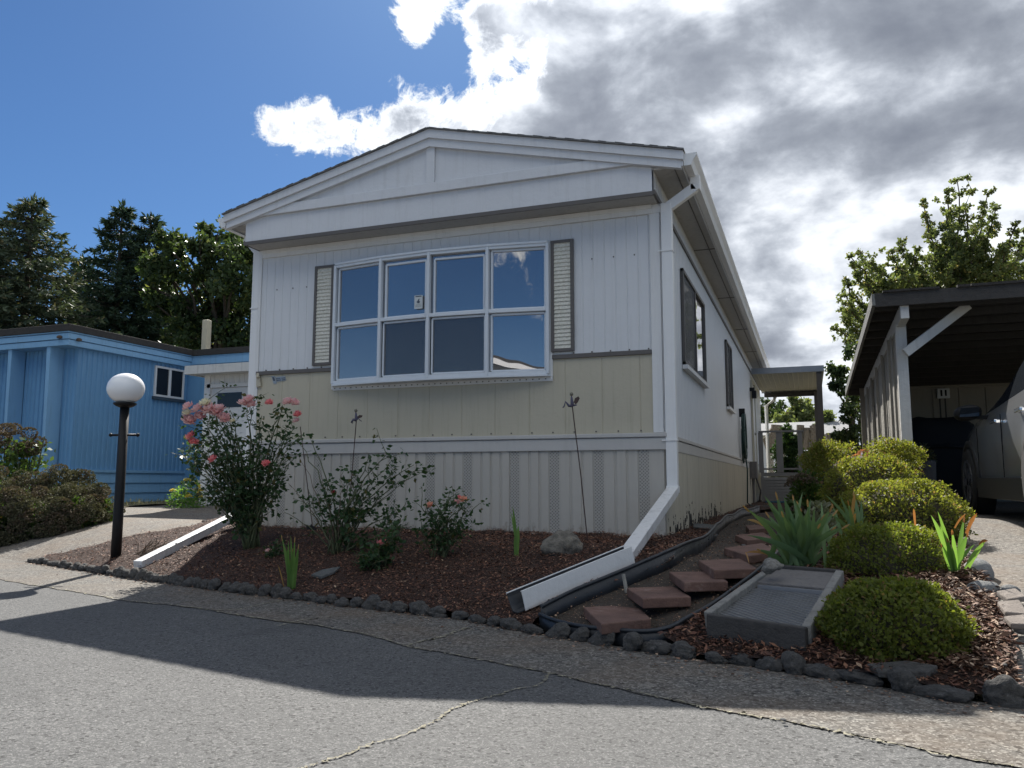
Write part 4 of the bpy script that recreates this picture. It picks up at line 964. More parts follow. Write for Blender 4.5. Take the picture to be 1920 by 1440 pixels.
def rose(loc, label, canes, leafsz, blooms, group=None, twig=4, leafn=(10, 22), dry=(), bare=.25):
    loc = Vector(loc); t = thing('rose_bush', loc, label, 'rose bush', group); mb = MB(); C = []; Dd = []; Ls = []
    for tgt, n_tw in canes:
        base = loc + Vector((rnd.gauss(0, .03), rnd.gauss(0, .03), -.03)); d = Vector(tgt) - base
        P = bez(base, tgt, (-d.x * .25, -d.y * .25, d.length * .12), 10, .012)
        mb.tube(P, [.0085 * (1 - .72 * i / 10) * (d.length / .9) ** .4 for i in range(11)], 6)
        for k in range(n_tw):
            i = rnd.randint(3, 10); f = P[i]; dd = Vector((rnd.gauss(0, 1), rnd.gauss(0, .8), abs(rnd.gauss(.7, .5)))).normalized() * rnd.uniform(.07, .22) * (d.length / .9) ** .5
            e = f + dd; Q = bez(f, e, (0, 0, .02), 4, .006); mb.tube(Q, [.0035, .003, .0025, .002, .0015], 5, False)
            for q_ in range(rnd.randint(*leafn)):
                p = Q[rnd.randint(1, 4)]; dr = Vector((rnd.gauss(0, 1), rnd.gauss(0, 1), rnd.gauss(.1, .6)))
                C.append(p + dr.normalized() * rnd.uniform(0, leafsz * 1.3)); Dd.append(dr + Vector((0, 0, -.3))); Ls.append(leafsz * rnd.uniform(.6, 1.25))
        for i in range(4, 11):
            if P[i].z - loc.z > bare * d.z:
                for q_ in range(rnd.randint(1, 4)):
                    dr = Vector((rnd.gauss(0, 1), rnd.gauss(0, 1), rnd.gauss(.1, .6))); C.append(P[i] + dr * .02); Dd.append(dr); Ls.append(leafsz * rnd.uniform(.6, 1.2))
    mb.build('canes', M_CANE, t, True)
    if dry:
        mb = MB()
        for e in dry: mb.tube(bez(loc, e, (0, 0, .06), 8, .01), [.006 - .0006 * k for k in range(9)], 5)
        mb.build('dry_canes', M_CANED, t, True)
    V, F = leafgeo(np.array([tuple(c) for c in C]), np.array([tuple(d) for d in Dd]), np.array(Ls), .62, .06); npmesh('foliage', V, F, M_ROSEL, t)
    for (c, r, k) in blooms: bloom(c, r, k, t)
    return t
# big rose at the left corner
rb = hit(468, 1028, .02); nr_ = float(MC[2] @ (np.array(rb) - CAM)); px = nr_ / FP
def jn(u, v, s=.25): return ont(u, v, nr_ + rnd.uniform(-s, s))
can = []
for k in range(46):
    u = rnd.uniform(345, 568); v = rnd.uniform(752, 885) + (35 * rnd.random() if u < 380 else 0)
    if 470 < u < 500 and v < 770: v += 20
    can.append((jn(u, v), 4))
for u, v in [(350, 870), (340, 850), (360, 900), (345, 910), (372, 930), (535, 900), (550, 860), (520, 930), (395, 940)]: can.append((jn(u, v), 6))
bb = [((393, 769), .062, 'pink'), ((404, 774), .055, 'pink'), ((385, 757), .048, 'cream'), ((372, 768), .055, 'pink'), ((353, 763), .045, 'pink'), ((351, 776), .042, 'cream'), ((354, 789), .058, 'pink'), ((374, 782), .045, 'pink'), ((411, 768), .05, 'pink'), ((419, 785), .052, 'pink'),
      ((358, 818), .042, 'deep'), ((362, 830), .042, 'deep'), ((400, 862), .040, 'deep'), ((456, 757), .045, 'pink'), ((466, 750), .045, 'pink'), ((472, 760), .04, 'pink'), ((505, 756), .035, 'deep'), ((540, 755), .048, 'pink'), ((551, 756), .042, 'pink'), ((558, 778), .034, 'deep'), ((499, 870), .035, 'deep'), ((556, 790), .03, 'pink'), ((436, 790), .025, 'cream')]
rose(rb, 'tall rose bush with pink and cream blooms at the left corner of the white home', can, .048, [(ont(u, v, nr_ - .25), r * 1.15, k) for (u, v), r, k in bb], 'rose bushes in the front bed', leafn=(7, 13))
# sprawling leggy rose
rb2 = hit(632, 1040, .02); n2_ = float(MC[2] @ (np.array(rb2) - CAM))
def j2(u, v, s=.15): return ont(u, v, n2_ + rnd.uniform(-s, s))
can = [(j2(*p), k) for p, k in [((700, 852), 4), ((725, 850), 3), ((735, 868), 3), ((745, 880), 3), ((778, 885), 3), ((775, 872), 4), ((760, 905), 2), ((655, 905), 4), ((668, 895), 4), ((690, 900), 4), ((648, 880), 2), ((612, 905), 3), ((600, 925), 3), ((560, 925), 2), ((552, 935), 2), ((700, 940), 4), ((715, 945), 4), ((690, 960), 4), ((752, 960), 4), ((760, 985), 4), ((740, 1000), 4), ((655, 980), 3), ((625, 965), 2), ((560, 830), 2), ((582, 828), 1), ((530, 960), 1)]]
rose(rb2, 'leggy sprawling rose with sparse leaves and almost no blooms, right of the big rose', can, .048, [(j2(626, 924), .022, 'red')], 'rose bushes in the front bed', leafn=(8, 14), dry=[j2(560, 850), j2(600, 880), j2(540, 905), j2(640, 900)], bare=.75)
rb3 = hit(826, 1048, .02); n3_ = float(MC[2] @ (np.array(rb3) - CAM))
def j3(u, v, s=.12): return ont(u, v, n3_ + rnd.uniform(-s, s))
can = [(j3(*p), 4) for p in [(780, 942), (792, 950), (803, 955), (812, 985), (835, 940), (846, 918), (850, 940), (860, 950), (872, 942), (880, 955), (868, 975), (848, 975), (830, 985), (885, 985), (778, 985), (820, 1005), (855, 1010), (800, 1000)]]
rose(rb3, 'small rose bush with peach blooms against the skirting, right of centre', can, .036, [(j3(806, 948, .02), .034, 'peach'), (j3(869, 938, .02), .034, 'peach'), (j3(856, 942, .02), .026, 'pink'), (j3(824, 1004, .02), .028, 'pink'), (j3(861, 933, .02), .02, 'deep')], 'rose bushes in the front bed', leafn=(5, 10), bare=.5)
rb4 = hit(708, 1066, .02); n4_ = float(MC[2] @ (np.array(rb4) - CAM))
def j4(u, v, s=.10): return ont(u, v, n4_ + rnd.uniform(-s, s))
can = [(j4(*p), 4) for p in [(675, 1035), (685, 1050), (700, 1020), (710, 1045), (735, 1030), (745, 1000), (752, 975), (735, 1010), (725, 1055), (690, 1060), (745, 1020), (760, 990), (668, 1052)]]
rose(rb4, 'low rose with one vivid coral bloom near the mulch, below the leggy rose', can, .040, [(j4(716, 1020, .01), .042, 'deep')], 'rose bushes in the front bed', leafn=(6, 11), bare=.1)
rb5 = hit(508, 1046, .02); n5_ = float(MC[2] @ (np.array(rb5) - CAM)); can = [(ont(u, v, n5_), 3) for u, v in [(500, 1036), (515, 1030), (525, 1038), (528, 1018)]]
rose(rb5, 'tiny rose with a single pink bud in the mulch left of the gladiolus leaves', can, .032, [(ont(502, 1033, n5_ - .05), .022, 'pink')], 'rose bushes in the front bed', leafn=(4, 8), bare=.1)
# sword leaf plants
def bladegeo(mb, a, b, w, sag, nrm, n=7):
    P = bez(a, b, sag, n, 0.0); 
    for i, p in enumerate(P): pass
    vs = []; t0 = (P[-1] - P[0]).normalized(); s = t0.cross(Vector(nrm)).normalized(); f = s.cross(t0)
    for i, p in enumerate(P):
        t = i / n; ww = w * (.75 + .5 * t if t < .5 else 1.0) * (1 - max(0, (t - .55) / .45) ** 1.6)
        vs += [p - s * ww / 2, p + f * ww * .14, p + s * ww / 2]
    mb.add(vs, [(i * 3 + j, i * 3 + j + 1, (i + 1) * 3 + j + 1, (i + 1) * 3 + j) for i in range(n) for j in range(2)])
M_IRIS = leafmat('iris_leaf', (.080, .145, .075), (.155, .235, .110), None, .35, .35); M_IRISB = leafmat('brown_leaf_tip', (.32, .15, .05), (.42, .26, .12), None, .4, .6)
M_GLAD = leafmat('gladiolus_leaf', (.08, .17, .045), (.16, .28, .08), None, .45, .35); M_ORNG = leafmat('orange_leaf_tip', (.20, .07, .035), (.30, .14, .07), None, .3, .6)
def sword(name, base_uv, tips, w, label, mat, mat2, dn=0.0, spread=.04, dry=(), cat='iris', jit=.25, group=None):
    b = hit(*base_uv, .02); n = float(MC[2] @ (np.array(b) - CAM)); t = thing(name, tuple(b), label, cat, group); mb = MB(); md = MB()
    for i, (u, v) in enumerate(tips):
        nn = n + rnd.uniform(-jit, jit); e = ont(u, v, nn); bb_ = b + Vector((rnd.gauss(0, spread), rnd.gauss(0, spread * .6), -.01)); d = e - bb_; mb.cur = 0
        bladegeo(mb, bb_, e, w * rnd.uniform(.7, 1.1), (-d.x * .12, -d.y * .1, d.length * .10), (rnd.gauss(0, .35), -1, rnd.gauss(0, .25)))
        mb.cur = 1
        if rnd.random() < .35: bladegeo(mb, bb_.lerp(e, .90) + Vector((0, -.002, d.length * .012)), e + d * .03, w * .33, (0, 0, 0), (0, -1, 0), 3)
    mb.cur = 1
    for (u0, v0, u1, v1, ww) in dry: bladegeo(mb, ont(u0, v0, n - .03), ont(u1, v1, n - .12), ww, (0, 0, .02), (0, -1, .2), 5)
    mb.build('leaves', [mat, mat2], t, True); return t
tips = [(rnd.uniform(1425, 1575), rnd.uniform(925, 985)) for _ in range(34)]
tips = [(u, v + abs(u - 1497) * .25) for u, v in tips] + [(1432, 928), (1440, 945), (1408, 962), (1400, 1003), (1395, 950), (1470, 930), (1505, 922), (1520, 935), (1560, 950), (1575, 995), (1580, 1010), (1420, 1030), (1590, 985), (1455, 925), (1490, 935), (1540, 940)]
sword('iris_plant', (1500, 1064), tips, .034, 'large fan of grey-green iris leaves behind the wood framed cover', M_IRIS, M_IRISB, spread=.07, dry=[(1440, 1040, 1398, 1036, .014), (1398, 1036, 1405, 1058, .008), (1430, 985, 1400, 975, .016)])
sword('iris_plant', (1590, 1030), [(1600, 925), (1575, 930), (1560, 945), (1612, 950), (1625, 965), (1550, 960), (1590, 940), (1630, 985), (1545, 925), (1615, 935)], .03, 'iris clump half hidden behind the big iris fan and the second hedge', M_IRIS, M_IRISB, spread=.07, dry=[(1598, 965, 1603, 925, .022), (1600, 985, 1604, 962, .02)])
sword('gladiolus', (1793, 1084), [(1758, 958), (1745, 965), (1762, 985), (1776, 1010), (1808, 970), (1828, 1020), (1850, 1012), (1815, 1000), (1785, 995), (1765, 1020)], .030, 'bright green gladiolus with orange tipped leaves at the right edge of the bed', M_GLAD, M_ORNG, spread=.015, dry=[(1812, 1000, 1832, 962, .018), (1790, 990, 1812, 963, .010), (1716, 985, 1713, 953, .012), (1836, 1022, 1853, 1014, .016)], cat='gladiolus', jit=.1)
sword('gladiolus', (545, 1106), [(545, 1003), (553, 1008), (528, 1005), (541, 1012), (538, 1030), (560, 1022), (549, 1030), (533, 1020), (556, 1040)], .026, 'upright clump of green gladiolus blades in the mulch near the street edging', M_GLAD, M_IRISB, spread=.02, dry=[(532, 1100, 521, 1058, .012)], cat='gladiolus', jit=.06)
sword('gladiolus', (970, 1044), [(961, 948), (958, 960), (972, 985), (966, 1000)], .026, 'thin single gladiolus shoot with one bent leaf in front of the skirting', M_GLAD, M_IRISB, spread=.01, dry=(), cat='gladiolus', jit=.04)
b_ = ont(957, 1008, 6.0)
# dry twigs in wedge
tw = hit(275, 1040, .03); t = thing('cut_stems', tuple(tw), 'bundle of dry cut grey stems in the mulch right of the lamp post', 'dry plant'); mb = MB()
for k in range(26):
    a = tw + Vector((rnd.gauss(0, .06), rnd.gauss(0, .04), 0)); mb.tube([a, a + Vector((rnd.uniform(-.1, .35), rnd.uniform(-.1, .12), rnd.uniform(.02, .14)))], .004, 4)
mb.build('stems', M_CANED, t)
# fairy stakes
M_RUST = flat('rusty_metal', (.06, .035, .03), .7); M_STONEF = flat('fairy_resin', (.16, .15, .11), .6); M_VIOL = flat('fairy_dress', (.075, .07, .11), .6)
def fairy(base, top, label, kneel):
    b = hit(*base, .02); n = float(MC[2] @ (np.array(b) - CAM)); tp = ont(*top, n); t = thing('garden_stake', tuple(b), label, 'garden stake', 'fairy garden stakes')
    MB().tube([b, b.lerp(tp, .5) + Vector((.006, 0, 0)), tp], .0045, 6).build('rod', M_RUST, t)
    s = .0052; X = rt  # pixel size about 5 mm
    def q(a, c): return tp + X * a * s + Vector((0, 0, c * s))
    body = MB()
    body.lathe(q(-1, 15), [(.001, 0), (.011, .006), (.014, .015), (.012, .026), (.002, .032)], 12); body.build('head', M_STONEF, t, True)
    bd = MB(); bd.tube([q(-1, 15), q(-.5, 9), q(0, 3), q(-1, 0)], [.006, .011, .014, .012], 10); 
    if kneel: bd.tube([q(-1, 2), q(-5, 3), q(-8, -2), q(-6, -3)], [.013, .012, .009, .006], 8); bd.tube([q(2, 6), q(6, 2), q(9, 0)], [.005, .004, .004], 6)
    else: bd.tube([q(0, 1), q(-5, 1), q(-10, 7), q(-12, 0), q(-14, -2)], [.012, .011, .007, .005, .004], 8); bd.tube([q(0, 1), q(5, 2), q(7, 2)], [.009, .006, .003], 6)
    bd.build('dress', M_VIOL, t, True)
    w = MB(); w.prism([q(2, 6), q(4, 12), q(9, 15), q(11, 12), q(8, 6), q(5, 3)] if not kneel else [q(1, 7), q(5, 11), q(10, 10), q(9, 7), q(4, 5)], (0, .004, 0)); w.build('wing', M_RUST, t)
fairy((1102, 1018), (1073, 762), 'tall rusty stake topped by a seated fairy, rising right of the bay window', False)
fairy((648, 1008), (668, 790), 'rusty stake topped by a kneeling fairy among the rose canes', True)
sb = hit(590, 1022, .02); nn_ = float(MC[2] @ (np.array(sb) - CAM)); sk = thing('garden_stake', tuple(sb), 'thin dark stake with a small black bat shape low among the canes', 'garden stake')
MB().tube([sb, ont(563, 800, nn_)], .004, 6).build('rod', M_RUST, sk)
c0 = ont(584, 990, nn_ - .02); up_ = Vector((0, 0, 1))
MB().prism([c0 + rt * a * .005 + up_ * b * .005 for a, b in [(-9, 3), (-8, 6), (-5, 3), (-2, 4), (-1, 7), (0, 4), (3, 3), (7, 0), (9, -5), (5, -3), (2, -4), (-1, -3), (-4, -2), (-7, -3)]], (0, .004, 0)).build('bat_shape', M_BLK, sk)
# clipped hedges
M_BOX = leafmat('boxwood_leaf', (.055, .080, .018), (.165, .180, .042), (.20, .14, .07), .45, .42, .04, (1.9, 2.0, .8))
M_BOX2 = leafmat('golden_boxwood_leaf', (.075, .090, .022), (.19, .20, .05), (.22, .15, .08), .45, .42, .07, (1.9, 1.95, .8))
M_TWIG = flat('twigs', (.05, .042, .028), .9)
def hedge(c, rx, ry, rz, N, leaf, label, mat=M_BOX, power=2.4, cat='hedge', flat_top=0, lump=.06):
    c = Vector(c); t = thing('clipped_shrub', (c.x, c.y, c.z), label, cat, 'clipped shrubs along the right side of the path')
    bm = bmesh.new(); bmesh.ops.create_icosphere(bm, subdivisions=3, radius=.86)
    kc = .80 if power > 4 else .95
    for v in bm.verts: v.co = Vector((v.co.x * rx * kc, v.co.y * ry * kc, v.co.z * rz * .56 * kc)) + c + Vector((0, 0, rz * .44))
    me = bpy.data.meshes.new('twig_core'); bm.to_mesh(me); bm.free(); link('twig_core', me, M_TWIG, t, True)
    n = N; d = unit(rng.normal(size=(n, 3))); d[:, 2] = np.where(d[:, 2] < -.75, -d[:, 2], d[:, 2]); hf = rz; rz = hf * .56; zc = hf * .44
    d = np.sign(d) * np.abs(d) ** (2 / power); d = d / (np.sum(np.abs(d) ** power, 1, keepdims=True) ** (1 / power))
    lm = 1 + lump * (np.sin(d[:, 0] * 9 + c.x * 5) * np.cos(d[:, 1] * 8 + c.y * 3) + .7 * np.sin(d[:, 2] * 11 + d[:, 0] * 6 + 1))
    rr = (1 - .20 * rng.random(n) ** 1.6) * lm + rng.normal(0, .012, n) + np.where(rng.random(n) < .015, rng.uniform(.02, .10, n), 0)
    rr = rr * (1 + .045 * np.sin(d[:, 0] * 23 + d[:, 2] * 17) * np.sin(d[:, 1] * 19 + c.x))
    P = d * rr[:, None] * np.array([rx, ry, rz]) + np.array(c) + np.array([0, 0, zc]); P[:, 2] = np.maximum(P[:, 2], c.z - .02 + rng.random(n) * .04)
    nr = unit(d / np.array([rx, ry, rz])); Dr = nr * .55 + rng.normal(0, .8, (n, 3)); Dr[:, 2] += .25
    V, F = leafgeo(P, Dr, leaf * rng.uniform(.6, 1.3, n), .6, .08, nr + rng.normal(0, .6, (n, 3))); npmesh('foliage', V, F, mat, t); return t
def hc(u, n, z): p = ont(u, 900, n); return (p.x, p.y, z)
hedge(hc(1662, 3.48, .02), .285, .28, .355, 16000, .021, 'nearest and largest clipped green shrub beside the street, right of the wood framed cover', power=2.05, lump=.05)
hedge(hc(1660, 4.45, .16), .325, .28, .40, 12000, .020, 'second clipped shrub from the street, right of the big iris fan', power=2.1, lump=.06)
hedge(hc(1688, 6.1, .33), .445, .42, .475, 15000, .024, 'third clipped shrub from the street, wide and yellow-green, left of the parked car', M_BOX2, 2.1)
hedge(hc(1633, 7.2, .40), .42, .36, .62, 13000, .025, 'fourth clipped shrub, yellow-green with brownish leaves, in front of the carport post', M_BOX2, 2.1)
hedge(hc(1614, 8.3, .40), .57, .42, .80, 17000, .026, 'farthest flat topped clipped shrub below the carport wall', M_BOX2, 5)
def softplant(name, c, rx, ry, rz, N, leaf, label, mat, cat, headmat=None, nh=0, hr=.07):
    c = Vector(c); t = thing(name, tuple(c), label, cat); n = N; d = unit(rng.normal(size=(n, 3))); d[:, 2] = np.abs(d[:, 2])
    P = d * (rng.random(n) ** .4)[:, None] * np.array([rx, ry, rz]) + np.array(c)
    V, F = leafgeo(P, d + rng.normal(0, .7, (n, 3)), leaf * rng.uniform(.6, 1.3, n), .6, .1); npmesh('foliage', V, F, mat, t)
    if headmat:
        for k in range(nh):
            dd = unit(rng.normal(size=(1, 3)))[0]; dd[2] = abs(dd[2]) + .2; dd = dd / np.linalg.norm(dd); p = dd * np.array([rx, ry, rz]) + np.array(c)
            m_ = 130; e = unit(rng.normal(size=(m_, 3))); e[:, 2] = np.abs(e[:, 2]); V, F = leafgeo(p + e * hr * np.array([1, 1, .7]), e + rng.normal(0, .5, (m_, 3)), .02, .9, .2); npmesh('flower_head', V, F, headmat, t)
    return t
M_SEDH = leafmat('faded_flower_head', (.075, .056, .042), (.145, .115, .085), None, .12, .8); M_SEDG = leafmat('olive_flower_head', (.055, .060, .035), (.125, .118, .075), None, .12, .8)
M_SOFT = leafmat('hydrangea_leaf', (.035, .075, .02), (.09, .14, .04), (.16, .1, .04), .35, .4); M_PINKB = petalmat('pink_blossom', (.65, .12, .18), (.7, .30, .28))
softplant('hydrangea', hc(1514, 8.0, .4), .20, .25, .50, 1800, .05, 'dark bushy hydrangea with brown heads left of the far clipped shrub', M_SOFT, 'shrub', M_SEDH, 9, .07)
softplant('flowering_shrub', hc(1655, 9.2, .5), .42, .30, .70, 1500, .05, 'pinkish flowering plant just behind the far flat topped shrub', M_SOFT, 'shrub', leafmat('rosy_head', (.35, .10, .09), (.42, .22, .15), None, .3, .7), 16, .08)
softplant('leafy_shrub', hc(1545, 9.5, .45), .22, .25, .68, 900, .06, 'pale leafed plant with faded heads beside the far path', M_SOFT, 'shrub', M_SEDH, 5, .06)
softplant('low_plant', hc(1533, 6.9, .33), .14, .14, .30, 500, .05, 'small tangled silvery plant behind the iris fan', leafmat('silver_leaf', (.12, .14, .09), (.26, .27, .2), None, .3, .6), 'plant')
# left neighbour plants: mass of domed flower heads, each plant its own
M_DOME = M_SEDG
for i, (u, v, n, w) in enumerate([(25, 945, 9.2, .6), (85, 940, 9.3, .62), (140, 935, 9.5, .55), (182, 932, 9.8, .42), (55, 905, 9.9, .6), (115, 900, 10.1, .55), (0, 900, 9.6, .6), (-40, 950, 9.0, .6), (150, 905, 10.3, .4)]):
    p = ont(u, v, n); zb = float(H(p.x, p.y)); h = p.z - zb + .13
    t = thing('sedum_plant', (p.x, p.y, zb), 'domed clump of brownish-green flower heads below the blue home', 'plant', 'domed plants massed below the blue home')
    for k in range(44):
        dd = unit(rng.normal(size=(1, 3)))[0]; dd[2] = abs(dd[2]); dd[1] = -abs(dd[1]) if rng.random() < .7 else dd[1]
        c = np.array([p.x, p.y, zb]) + dd * np.array([w * .6, w * .5, h]); m_ = 190; e = unit(rng.normal(size=(m_, 3))); r_ = rng.uniform(.06, .10)
        V, F = leafgeo(c + e * r_ * np.array([1, 1, .75]), e + rng.normal(0, .5, (m_, 3)), .022, .9, .2); npmesh('flower_head', V, F, M_SEDG if rng.random() < .78 else M_SEDH, t)
    n_ = 1500; d = unit(rng.normal(size=(n_, 3))); d[:, 2] = np.abs(d[:, 2]); Pp = d * (rng.random(n_) ** .5)[:, None] * np.array([w * .50, w * .42, h * .72]) + np.array([p.x, p.y, zb])
    V, F = leafgeo(Pp, d + rng.normal(0, .7, (n_, 3)), .06, .6, .1); npmesh('foliage', V, F, M_SOFT, t)
for u, n, z, nh, lb in ((12, 10.6, 1.55, 8, 'tall stemmed hydrangea with brown heads at the left edge of the photo'), (48, 10.6, 1.5, 6, 'second tall hydrangea with rusty heads in front of the blue wall fins')):
    p = ont(u, 900, n); zb = float(H(p.x, p.y)); h = z - zb - .1
    t = thing('hydrangea', (p.x, p.y, zb), lb, 'shrub'); mb = MB()
    for k in range(9): mb.tube([(p.x + rnd.gauss(0, .05), p.y, zb), (p.x + rnd.gauss(0, .14), p.y + rnd.gauss(0, .1), zb + h * rnd.uniform(.7, 1))], .008, 5)
    mb.build('stems', M_CANE, t)
    n_ = 420; Pp = np.column_stack([rng.normal(p.x, .13, n_), rng.normal(p.y, .13, n_), zb + rng.uniform(.1, .92, n_) * h]); V, F = leafgeo(Pp, rng.normal(size=(n_, 3)) + np.array([0, 0, -.3]), .085, .7, .1); npmesh('foliage', V, F, M_SOFT, t)
    for k in range(nh):
        c = np.array([p.x + rng.normal(0, .12), p.y + rng.normal(0, .1), zb + h * rng.uniform(.8, 1.05)]); m_ = 220; e = unit(rng.normal(size=(m_, 3))); V, F = leafgeo(c + e * .085 * np.array([1, 1, .75]), e, .028, .9, .2); npmesh('flower_head', V, F, M_SEDH, t)
gp_ = ont(350, 930, 12.4); zb = float(H(gp_.x, gp_.y))
softplant('goldenrod', (gp_.x, gp_.y, zb), .32, .2, .42, 700, .05, 'yellow flowering plant by the left corner of the white shed', M_GLAD, 'plant', petalmat('yellow_petal', (.65, .52, .06), (.75, .65, .15)), 12, .04)

# ================================================================== CARPORT
cpn = 8.9
P0 = ont(1705, 900, cpn); PX, PY = P0.x, P0.y; GZ = .45
cp = thing('carport', (PX, PY, GZ), 'dark roofed open carport with white post and diagonal brace sheltering the parked car', 'carport')
def cz(y): return 2.62 + .37 - (y - PY) * .035      # roof underside plane falls to the back
fl0 = ont(1640, 566, 8.75)
RX0 = fl0.x; RY0 = fl0.y; RZ0 = fl0.z
far = ont(1588, 738, 15.8)
sl_z = (far.z - RZ0) / (far.y - RY0); sl_x = (far.x - RX0) / (far.y - RY0)
def rp_(x, y, dz=0): return Vector((x + sl_x * (y - RY0), y, RZ0 + sl_z * (y - RY0) + dz))
RW = 6.2; RL = far.y - RY0
mb = MB()
mb.hexa([rp_(RX0, RY0 + .04, .035), rp_(RX0 + RW, RY0 + .04, .035), rp_(RX0 + RW, far.y, .035), rp_(RX0, far.y, .035)], [rp_(RX0, RY0 + .04, .10), rp_(RX0 + RW, RY0 + .04, .10), rp_(RX0 + RW, far.y, .10), rp_(RX0, far.y, .10)])
mb.build('roof', M_DARKW, cp)
fb = MB().bar(rp_(RX0, RY0, .015), rp_(RX0 + RW, RY0, .015), .04, .15); fb.build('fascia', M_DARKW, cp)
M_SIDEF = paint('peeling_edge_board', (.20, .20, .19), .8, .5, .8, (.035, .035, .033), .006, scale=9)
MB().bar(rp_(RX0 - .012, RY0 - .02, .02), rp_(RX0 - .012, far.y, .02), .035, .13).build('side_fascia', M_SIDEF, cp)
for k in range(15):            # roof boards underneath, seen as purlins
    y = RY0 + .22 + k * (RL - .3) / 14
    MB().bar(rp_(RX0 + .01, y, -.012), rp_(RX0 + RW, y, -.012), .045, .085).build('rafter', M_DARKW, cp)
rv = random.Random(3); mb = MB()
for k in range(60): 
    x = RX0 + rv.uniform(0, RW); mb.bar(rp_(x, RY0 - .025, .10), rp_(x + rv.uniform(.05, .3), RY0 - .02, .10), .05, rv.uniform(.015, .03))
mb.build('roof_moss', M_TAR, cp)
bt = ont(1697, 600, cpn)
MB().box(PX - .055, PX + .055, PY - .05, PY + .05, GZ - .1, rp_(PX, PY).z - .16).build('post', M_POST, cp, bevel=.005)
MB().bar(rp_(PX, RY0 + .03, -.12), rp_(PX, far.y - .3, -.12), .085, .16).build('beam', M_POST, cp, bevel=.004)
b0 = ont(1697, 662, cpn - .02); b1_ = ont(1815, 572, cpn - .02)
MB().bar(b0, b1_, .05, .10, (0, 0, 1)).build('brace', M_POST, cp, bevel=.004)
# wall of vertical boards behind the post
nbd = 24; yy = PY + .08; wy = (far.y - .7 - yy) / nbd; mb = MB()
for k in range(nbd):
    y = yy + k * wy; x = PX - .02 + sl_x * (y - PY); o_ = rv.uniform(-.012, .012); h = rp_(0, y).z - .16
    mb.hexa([(x + o_ - .012, y, GZ + .05), (x + o_ + .012, y, GZ + .05), (x + o_ + .012 + rv.uniform(-.004, .004), y + wy * .965, GZ + .05), (x + o_ - .012, y + wy * .965, GZ + .05)],
            [(x + o_ - .012, y, h), (x + o_ + .012, y, h), (x + o_ + .012, y + wy * .965, h), (x + o_ - .012, y + wy * .965, h)])
    if k % 4 == 3: mb.box(x - .05, x - .016, y - .03, y + .03, GZ + .05, h - .01)
mb.build('board_wall', M_CARW, cp)
BY = far.y - 1.0
bw = MB().box(PX - .1, PX + RW, BY, BY + .06, GZ, 3.0); bw.build('back_wall', M_BACKW, cp)
zb1 = ont(1720, 727, 8.9 + (BY - PY) * .93).z
MB().box(PX + .0, PX + RW, BY - .06, BY, zb1 - .02, zb1 + .03).box(PX, PX + RW, BY - .03, BY, zb1 + .05, zb1 + .20).build('shelf_trim', M_BACKW, cp)
mb = MB()
for k, u in enumerate((1765, 1775)):
    p = ony(u, 800, BY); mb.box(p.x - .012, p.x + .012, BY - .02, BY - .001, GZ, zb1 - .03)
mb.build('door_edge', M_DARKW, cp)
for k in range(6):
    x = PX + 1.1 + k * .42; MB().box(x, x + .40, BY - .018, BY - .001, GZ + .05, zb1 - .05).build('cupboard_door', M_BACKW, cp, bevel=.006)
p = ony(1768, 737, BY); mb = MB().box(p.x - .10, p.x + .10, BY - .07, BY - .021, p.z - .10, p.z + .08); ob = mb.build('outlet_box', M_SHED, cp, bevel=.01)
MB().box(p.x - .05, p.x - .02, BY - .075, BY - .071, p.z - .06, p.z + .05).box(p.x + .02, p.x + .05, BY - .075, BY - .071, p.z - .06, p.z + .05).build('socket', M_BLK, ob)
# covered grill
gc = ont(1765, 900, 11.2); t = thing('covered_grill', (gc.x, gc.y, GZ), 'bulky item under a dark cover inside the carport in front of the car', 'covered grill')
M_TARP = flat('dark_tarp', (.020, .021, .023), .75, 0, .2)
bm = bmesh.new(); bmesh.ops.create_icosphere(bm, subdivisions=4, radius=1)
for v in bm.verts:
    d = v.co.copy(); ssg = lambda a, p: math.copysign(abs(a) ** p, a)
    v.co = Vector((gc.x + ssg(d.x, .55) * .62, gc.y + ssg(d.y, .6) * .4, GZ + .62 + ssg(d.z, .7) * (.66 if d.z > 0 else .6) - .10 * abs(d.x) + .02 * sin(d.x * 14 + d.z * 5) + .02 * sin(d.z * 11 + d.x * 6)))
me = bpy.data.meshes.new('cover'); bm.to_mesh(me); bm.free(); link('cover', me, M_TARP, t, True)
MB().tube([(gc.x - .4, gc.y - .40, GZ + .80), (gc.x, gc.y - .45, GZ + .83), (gc.x + .4, gc.y - .40, GZ + .80)], .02).build('cover_seam', M_TARP, t, True)
softplant('potted_plant', (ont(1730, 880, 10.2).x, ont(1730, 880, 10.2).y, 1.05), .14, .14, .22, 500, .05, 'dusty hanging plant in the carport just right of the white post', leafmat('grey_leaf', (.07, .075, .05), (.16, .16, .11)), 'plant')
MB().lathe((ont(1730, 880, 10.2).x, ont(1730, 880, 10.2).y, GZ), [(.13, 0), (.16, .6), (.15, .62)], 14).build('plant_pot', M_GREYW, [o for o in bpy.data.objects if o.name.startswith('potted_plant')][0])

